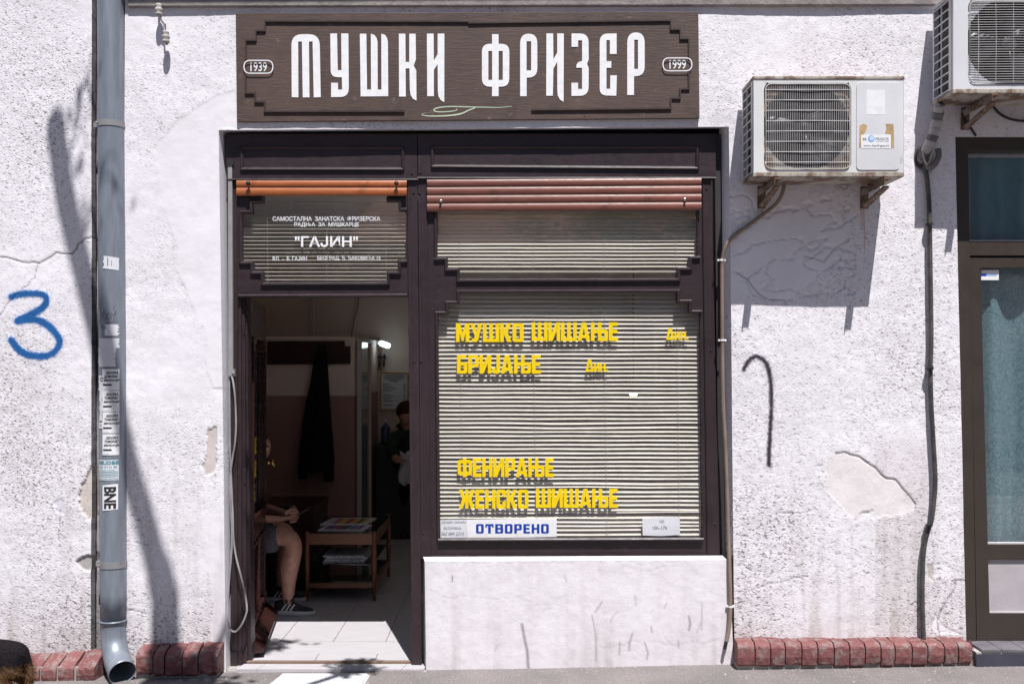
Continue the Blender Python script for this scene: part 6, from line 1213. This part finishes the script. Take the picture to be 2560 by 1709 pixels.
for x0 in (-1.0, -.88):
    for k in range(5):
        a = -.5+k*.25; L = (.06, .075, .08, .075, .06)[k]; skin('finger', [(x0+.016*(k-2)*.9, 3.515, .80, .009), (x0+.02*(k-2), 3.515-L*.5, .795, .0088), (x0+.022*(k-2), 3.515-L*.9, .775, .007)], chain(0, 3), M['skin'], bb, 1)
mb = MB(); v = []
for j in range(7):
    for i in range(7): v.append((-1.03+.14*i/6+.01*sin(j), 3.62+.03*sin(i*1.3+j), .86-.30*j/6+.02*cos(i*1.7)))
o = mkobj('towel', v, [(j*7+i, (j+1)*7+i, (j+1)*7+i+1, j*7+i+1) for j in range(6) for i in range(6)], M['paper'], smooth=True, lab='pale cloth held by the barber at the edge of the doorway', cat='towel'); s_ = o.modifiers.new('t', 'SOLIDIFY'); s_.thickness = .006
# ------------------------------------------------------------------ mat, dog
mt_ = thing('doormat', 'folded white waffle cloth lying on the pavement before the doorway', 'mat', (PX(805, -.2), -.25, gz(-1)))
x0, x1 = PX(678, -.1), PX(925, -.1); gx_, gy_ = 150, 110; X, Y = np.meshgrid(np.linspace(0, 1, gx_), np.linspace(0, 1, gy_)); yy = -.085-.42*Y; xx = x0+(x1-x0)*X+(.05*(1-X))*(1-Y)-.02*Y
ed = np.minimum(np.minimum(X, 1-X)*30, np.minimum(Y, 1-Y)*30).clip(0, 1); waf = (np.maximum(np.cos(xx*2*pi/.013), np.cos(yy*2*pi/.013))*.0014)
zz_ = gz(-1.05)+.002+ed*(.017+waf+.004*(fbm(xx, yy, 6, 5, 3)-.45)); idx = np.arange(gx_*gy_).reshape(gy_, gx_)
mkobj('waffle_cloth', np.stack([xx, yy, zz_], -1).reshape(-1, 3), np.stack([idx[1:, :-1], idx[1:, 1:], idx[:-1, 1:], idx[:-1, :-1]], -1).reshape(-1, 4).tolist(), mat('white_waffle_cloth', (.50, .50, .52), .95, .08, 8, 90, .3), mt_, smooth=True)
dg_ = thing('dog', 'black and tan dog at the bottom left corner of the photo, by the brick plinth', 'dog', (-2.65, -.42, gz(-2.6)))
g0 = gz(-2.6); V = [(-2.50, -.42, g0+.222, .098, .098), (-2.60, -.42, g0+.235, .080), (-2.72, -.42, g0+.235, .092), (-2.84, -.42, g0+.25, .085), (-2.93, -.42, g0+.31, .06), (-3.0, -.42, g0+.37, .062), (-3.07, -.42, g0+.36, .045), (-3.14, -.42, g0+.345, .028), (-2.45, -.42, g0+.215, .085), (-2.43, -.42, g0+.22, .025), (-2.41, -.42, g0+.14, .02), (-2.43, -.42, g0+.07, .012),
     (-2.49, -.37, g0+.17, .055), (-2.53, -.365, g0+.12, .034), (-2.465, -.365, g0+.075, .02), (-2.48, -.365, g0+.02, .018), (-2.51, -.365, g0+.014, .018), (-2.49, -.47, g0+.17, .055), (-2.53, -.475, g0+.12, .034), (-2.465, -.475, g0+.075, .02), (-2.48, -.475, g0+.02, .018), (-2.51, -.475, g0+.014, .018),
     (-2.82, -.375, g0+.16, .035), (-2.82, -.375, g0+.08, .022), (-2.82, -.375, g0+.018, .018), (-2.845, -.375, g0+.014, .018), (-2.82, -.465, g0+.16, .035), (-2.82, -.465, g0+.08, .022), (-2.82, -.465, g0+.018, .018), (-2.845, -.465, g0+.014, .018)]
E = [(0, 1), (1, 2), (2, 3), (3, 4), (4, 5), (5, 6), (6, 7), (0, 8), (8, 9), (9, 10), (10, 11), (0, 12), (12, 13), (13, 14), (14, 15), (15, 16), (0, 17), (17, 18), (18, 19), (19, 20), (20, 21), (3, 22), (22, 23), (23, 24), (24, 25), (3, 26), (26, 27), (27, 28), (28, 29)]
m, t, b = nt('dog_coat'); gm = N(t, 'ShaderNodeNewGeometry'); sp = N(t, 'ShaderNodeSeparateXYZ'); t.links.new(gm.outputs['Position'], sp.inputs[0]); v = coords(t, (1, 1, .5)); nn = noise(t, v, 20, 4)
hh = mth(t, 'ADD', sp.outputs['Z'], mth(t, 'MULTIPLY', nn, .10)); t.links.new(mixc(t, ramp(t, hh, [(.185, 0), (.235, 1)]), (.15, .082, .042), (.014, .012, .014)), b.inputs['Base Color']); b.inputs['Roughness'].default_value = 1; b.inputs['Specular IOR Level'].default_value = .05; bump(t, b, noise(t, v, 90, 3), 1, .01)
db = skin('body', V, E, m, dg_, 3)
for y in (-.47, -.37):
    mb = MB(); mb.add([(-2.985, y, g0+.41), (-3.02, y, g0+.405), (-2.99, y+(.03 if y > -.42 else -.03), g0+.345), (-2.97, y, g0+.40)], [(0, 1, 2), (0, 2, 3), (1, 3, 2), (0, 3, 1)]); mb.done('ear', M['fur'], dg_)
    ell('eye', (-3.055, y+(.025 if y < -.42 else -.025), g0+.385), (.006, .006, .006), 'rubber', dg_, n=8, m=6)
ell('nose', (-3.165, -.42, g0+.352), (.012, .012, .010), 'rubber', dg_, n=10, m=8)
# coarse hair tufts on the dog
hb = MB(); rr_ = random.Random(4); vs = [vv.co.copy()+Vector(wloc(dg_)) for vv in db.data.vertices]; ns = [vv.normal.copy() for vv in db.data.vertices]
for k in range(9000):
    i = rr_.randrange(len(vs)); p, n1 = vs[i], ns[i]
    if p.z < g0+.03: continue
    d_ = (n1*.5+Vector((.8, rr_.uniform(-.3, .3), -.7+rr_.uniform(-.3, .3)))).normalized(); q = p+Vector((rr_.uniform(-.008, .008),)*3); s_ = d_.cross(n1).normalized()*.0010; L = rr_.uniform(.010, .022); hb.add([q-s_, q+s_, q+d_*L+n1*.004], [(0, 1, 2)])
hb.done('fur', m, dg_)['kind'] = 'stuff'
# ------------------------------------------------------------------ pollarded street tree whose limb throws the shadow (just outside the frame)
tr = thing('street_tree', 'pollarded street tree standing on the pavement behind the photographer\'s left shoulder', 'tree', (-2.35, -5.72, 0))
mb = MB(); tp2 = smoothpath([(-2.35, -5.72, -.1), (-2.32, -5.62, 2), (-2.0, -5.15, 4.2), (-1.35, -4.1, 6.2), (-1.01, -3.40, 7.08), (-1.008, -3.25, 7.28)], 8); mb.tube(tp2, [.19-.105*i/len(tp2)+.006*sin(i*2.1) for i in range(len(tp2))], 16); mb.done('trunk', M['bark'], tr, smooth=True)
tp3 = smoothpath([(-1.008, -3.25, 7.26), (-1.021, -3.2, 7.395), (-1.038, -3.16, 7.516), (-1.093, -3.12, 7.596), (-1.174, -3.06, 7.713), (-1.264, -3.0, 7.83), (-1.413, -2.9, 8.123), (-1.566, -2.78, 8.357), (-1.702, -2.68, 8.584), (-1.774, -2.6, 8.754), (-1.776, -2.598, 8.775)], 4)
mb = MB(); mb.tube(tp3, [(.080, .074, .062, .050, .047, .046, .046, .046, .047, .049, .03)[min(10, i//4)] if i < 40 else .035 for i in range(len(tp3))], 14); mb.done('limb', M['bark'], tr, smooth=True)
twl = MB(); lf = MB(); r7 = random.Random(12)
def sprig(p, d, L, nl=10, ls=.05):
    pts = smoothpath([p, p+d*L*.5+Vector((r7.uniform(-.1, .1), 0, .05))*L, p+d*L], 3); twl.tube(pts, .004, 5)
    for k in range(nl):
        q = pts[r7.randrange(1, len(pts))]+Vector((r7.gauss(0, .04), r7.gauss(0, .04), r7.gauss(0, .04))); a = Vector((r7.gauss(0, 1), r7.gauss(0, 1), r7.gauss(0, 1))).normalized(); c = a.cross(Vector((0, .3, 1))).normalized(); s_ = ls*r7.uniform(.6, 1.2)
        lf.add([q, q+a*s_*.5+c*s_*.4, q+a*s_*1.2, q+a*s_*.5-c*s_*.4], [(0, 1, 2, 3)])
top = Vector((-1.76, -2.62, 8.68))
for d, L in (((.25, .1, 1), .5), ((.45, .1, .7), .32)): sprig(top+Vector((.05, 0, -.05)), Vector(d).normalized(), L, 9, .05)
for d, L in (((.9, .2, .35), .28), ((.9, .2, -.15), .30)): sprig(Vector((-1.68, -2.7, 8.5)), Vector(d).normalized(), L, 8, .05)
for k in range(16): sprig(Vector((-.98+r7.uniform(-.06, .12), -3.34+r7.uniform(-.1, .1), 6.7+r7.uniform(-.25, .5))), Vector((r7.uniform(.2, 1), r7.uniform(-.2, .3), r7.uniform(-.2, .9))).normalized(), r7.uniform(.2, .42), 14, .07)
for k in range(14): sprig(Vector((-.19, -2.6, 5.78))+Vector((r7.gauss(0, .07), r7.gauss(0, .07), r7.gauss(0, .09))), Vector((r7.uniform(-.3, .3), 0, 1)).normalized(), .2, 10, .06)
mb = MB(); mb.tube(smoothpath([(-1.45, -4.25, 5.95), (-.8, -3.4, 5.8), (-.19, -2.6, 5.7)], 5), .022, 8); mb.tube(smoothpath([(-1.05, -3.45, 6.95), (-.8, -3.0, 6.85), (-.56, -2.7, 6.95)], 4), .02, 8); mb.done('branch', M['bark'], tr, smooth=True)
for k in range(12): sprig(Vector((-.56, -2.7, 7.0))+Vector((r7.gauss(0, .06), r7.gauss(0, .08), r7.gauss(0, .17))), Vector((r7.uniform(-.5, .3), 0, 1)).normalized(), .22, 10, .06)
twl.done('twigs', M['bark'], tr)['kind'] = 'stuff'; lf.done('leaves', M['leaf'], tr)['kind'] = 'stuff'
# ------------------------------------------------------------------ the other side of the street (seen only as reflection)
def house(x0, x1, h, lab, col):
    t = thing('street_house', lab, 'house', ((x0+x1)/2, -15, 0)); y = -15.5; mb = MB(); mb.box(x0, x1, y-6, y, 0, h); mb.done('wall', col, t)
    mb = MB(); mb.add([(x0-.3, y+.5, h), (x1+.3, y+.5, h), (x1+.3, y-6.5, h), (x0-.3, y-6.5, h), (x0+.5, y-3, h+2), (x1-.5, y-3, h+2)], [(0, 1, 5, 4), (2, 3, 4, 5), (1, 2, 5), (3, 0, 4), (3, 2, 1, 0)]); mb.done('roof', M['roof'], t)
    n = int((x1-x0)/2.4)
    for k in range(n):
        for fz in range(int(h//3.1)):
            cx = x0+(x1-x0)*(k+.5)/n; z0 = .9+fz*3.1; mb = MB(); mb.box(cx-.55, cx+.55, y, y+.05, z0, z0+1.6); f = mb.done('window', M['white'], t); mb = MB()
            for a in (-1, 1): mb.box(cx+a*.26-.22, cx+a*.26+.22, y+.045, y+.06, z0+.08, z0+1.52)
            g = mb.done('pane', M['fan'], t); g.parent = f
house(-16, -3.5, 6.6, 'ochre rendered house across the street with white windows', M['housewall']); house(-3.4, 5, 4.2, 'low grey house across the street opposite the shop', M['stucco'] if 0 else mat('grey_house_render', (.42, .42, .41), .9)); house(5.1, 18, 9.6, 'tall pale block across the street', mat('light_house_render', (.62, .6, .56), .9))
def crown(nm, x, y, h, r, lab):
    t = thing(nm, lab, 'tree', (x, y, 0)); mb = MB(); mb.tube([(x, y, -.1), (x+.05, y, h*.45), (x-.05, y, h*.75)], [.17, .12, .06], 10); mb.done('trunk', M['bark'], t, smooth=True); q = random.Random(int(x*10)); lb_ = MB()
    cl = [Vector((x+q.gauss(0, r*.45), y+q.gauss(0, r*.45), h*.72+q.gauss(0, r*.4))) for _ in range(26)]
    for k in range(5200):
        c = q.choice(cl)+Vector((q.gauss(0, .32), q.gauss(0, .32), q.gauss(0, .28))); a = Vector((q.gauss(0, 1), q.gauss(0, 1), q.gauss(0, 1))).normalized(); b_ = a.orthogonal().normalized(); s_ = q.uniform(.05, .11); lb_.add([c, c+a*s_*.6+b_*s_*.45, c+a*s_*1.3, c+a*s_*.6-b_*s_*.45], [(0, 1, 2, 3)])
    lb_.done('crown', M['leaf'], t)['kind'] = 'stuff'
crown('linden_tree', -5.6, -13.2, 5.6, 1.8, 'leafy linden across the street, left of the low house'); crown('linden_tree', 2.2, -13.4, 6.2, 1.9, 'leafy linden across the street in front of the low grey house')

# grit and bits of plaster on the pavement along the wall
gr = MB(); r8 = random.Random(31)
for k in range(900):
    x = r8.uniform(-2.8, 3.0); y = -r8.random()**2*.5-.005-(.12 if (x > 1.2 or x < -1.6) else 0); s_ = r8.uniform(.0015, .006)*(2 if r8.random() < .03 else 1); z = gz(x)+.001; p = [(x+s_*cos(a)*r8.uniform(.6, 1), y+s_*sin(a)*r8.uniform(.6, 1), z-.001) for a in (0, 1.3, 2.6, 3.9, 5.1)]
    gr.add(p+[(x, y, z+s_*.8)], [(i, (i+1) % 5, 5) for i in range(5)])
gr.done('grit', M['mortar'], lab='fine grit and plaster crumbs scattered along the foot of the wall', cat='grit', kind='stuff')
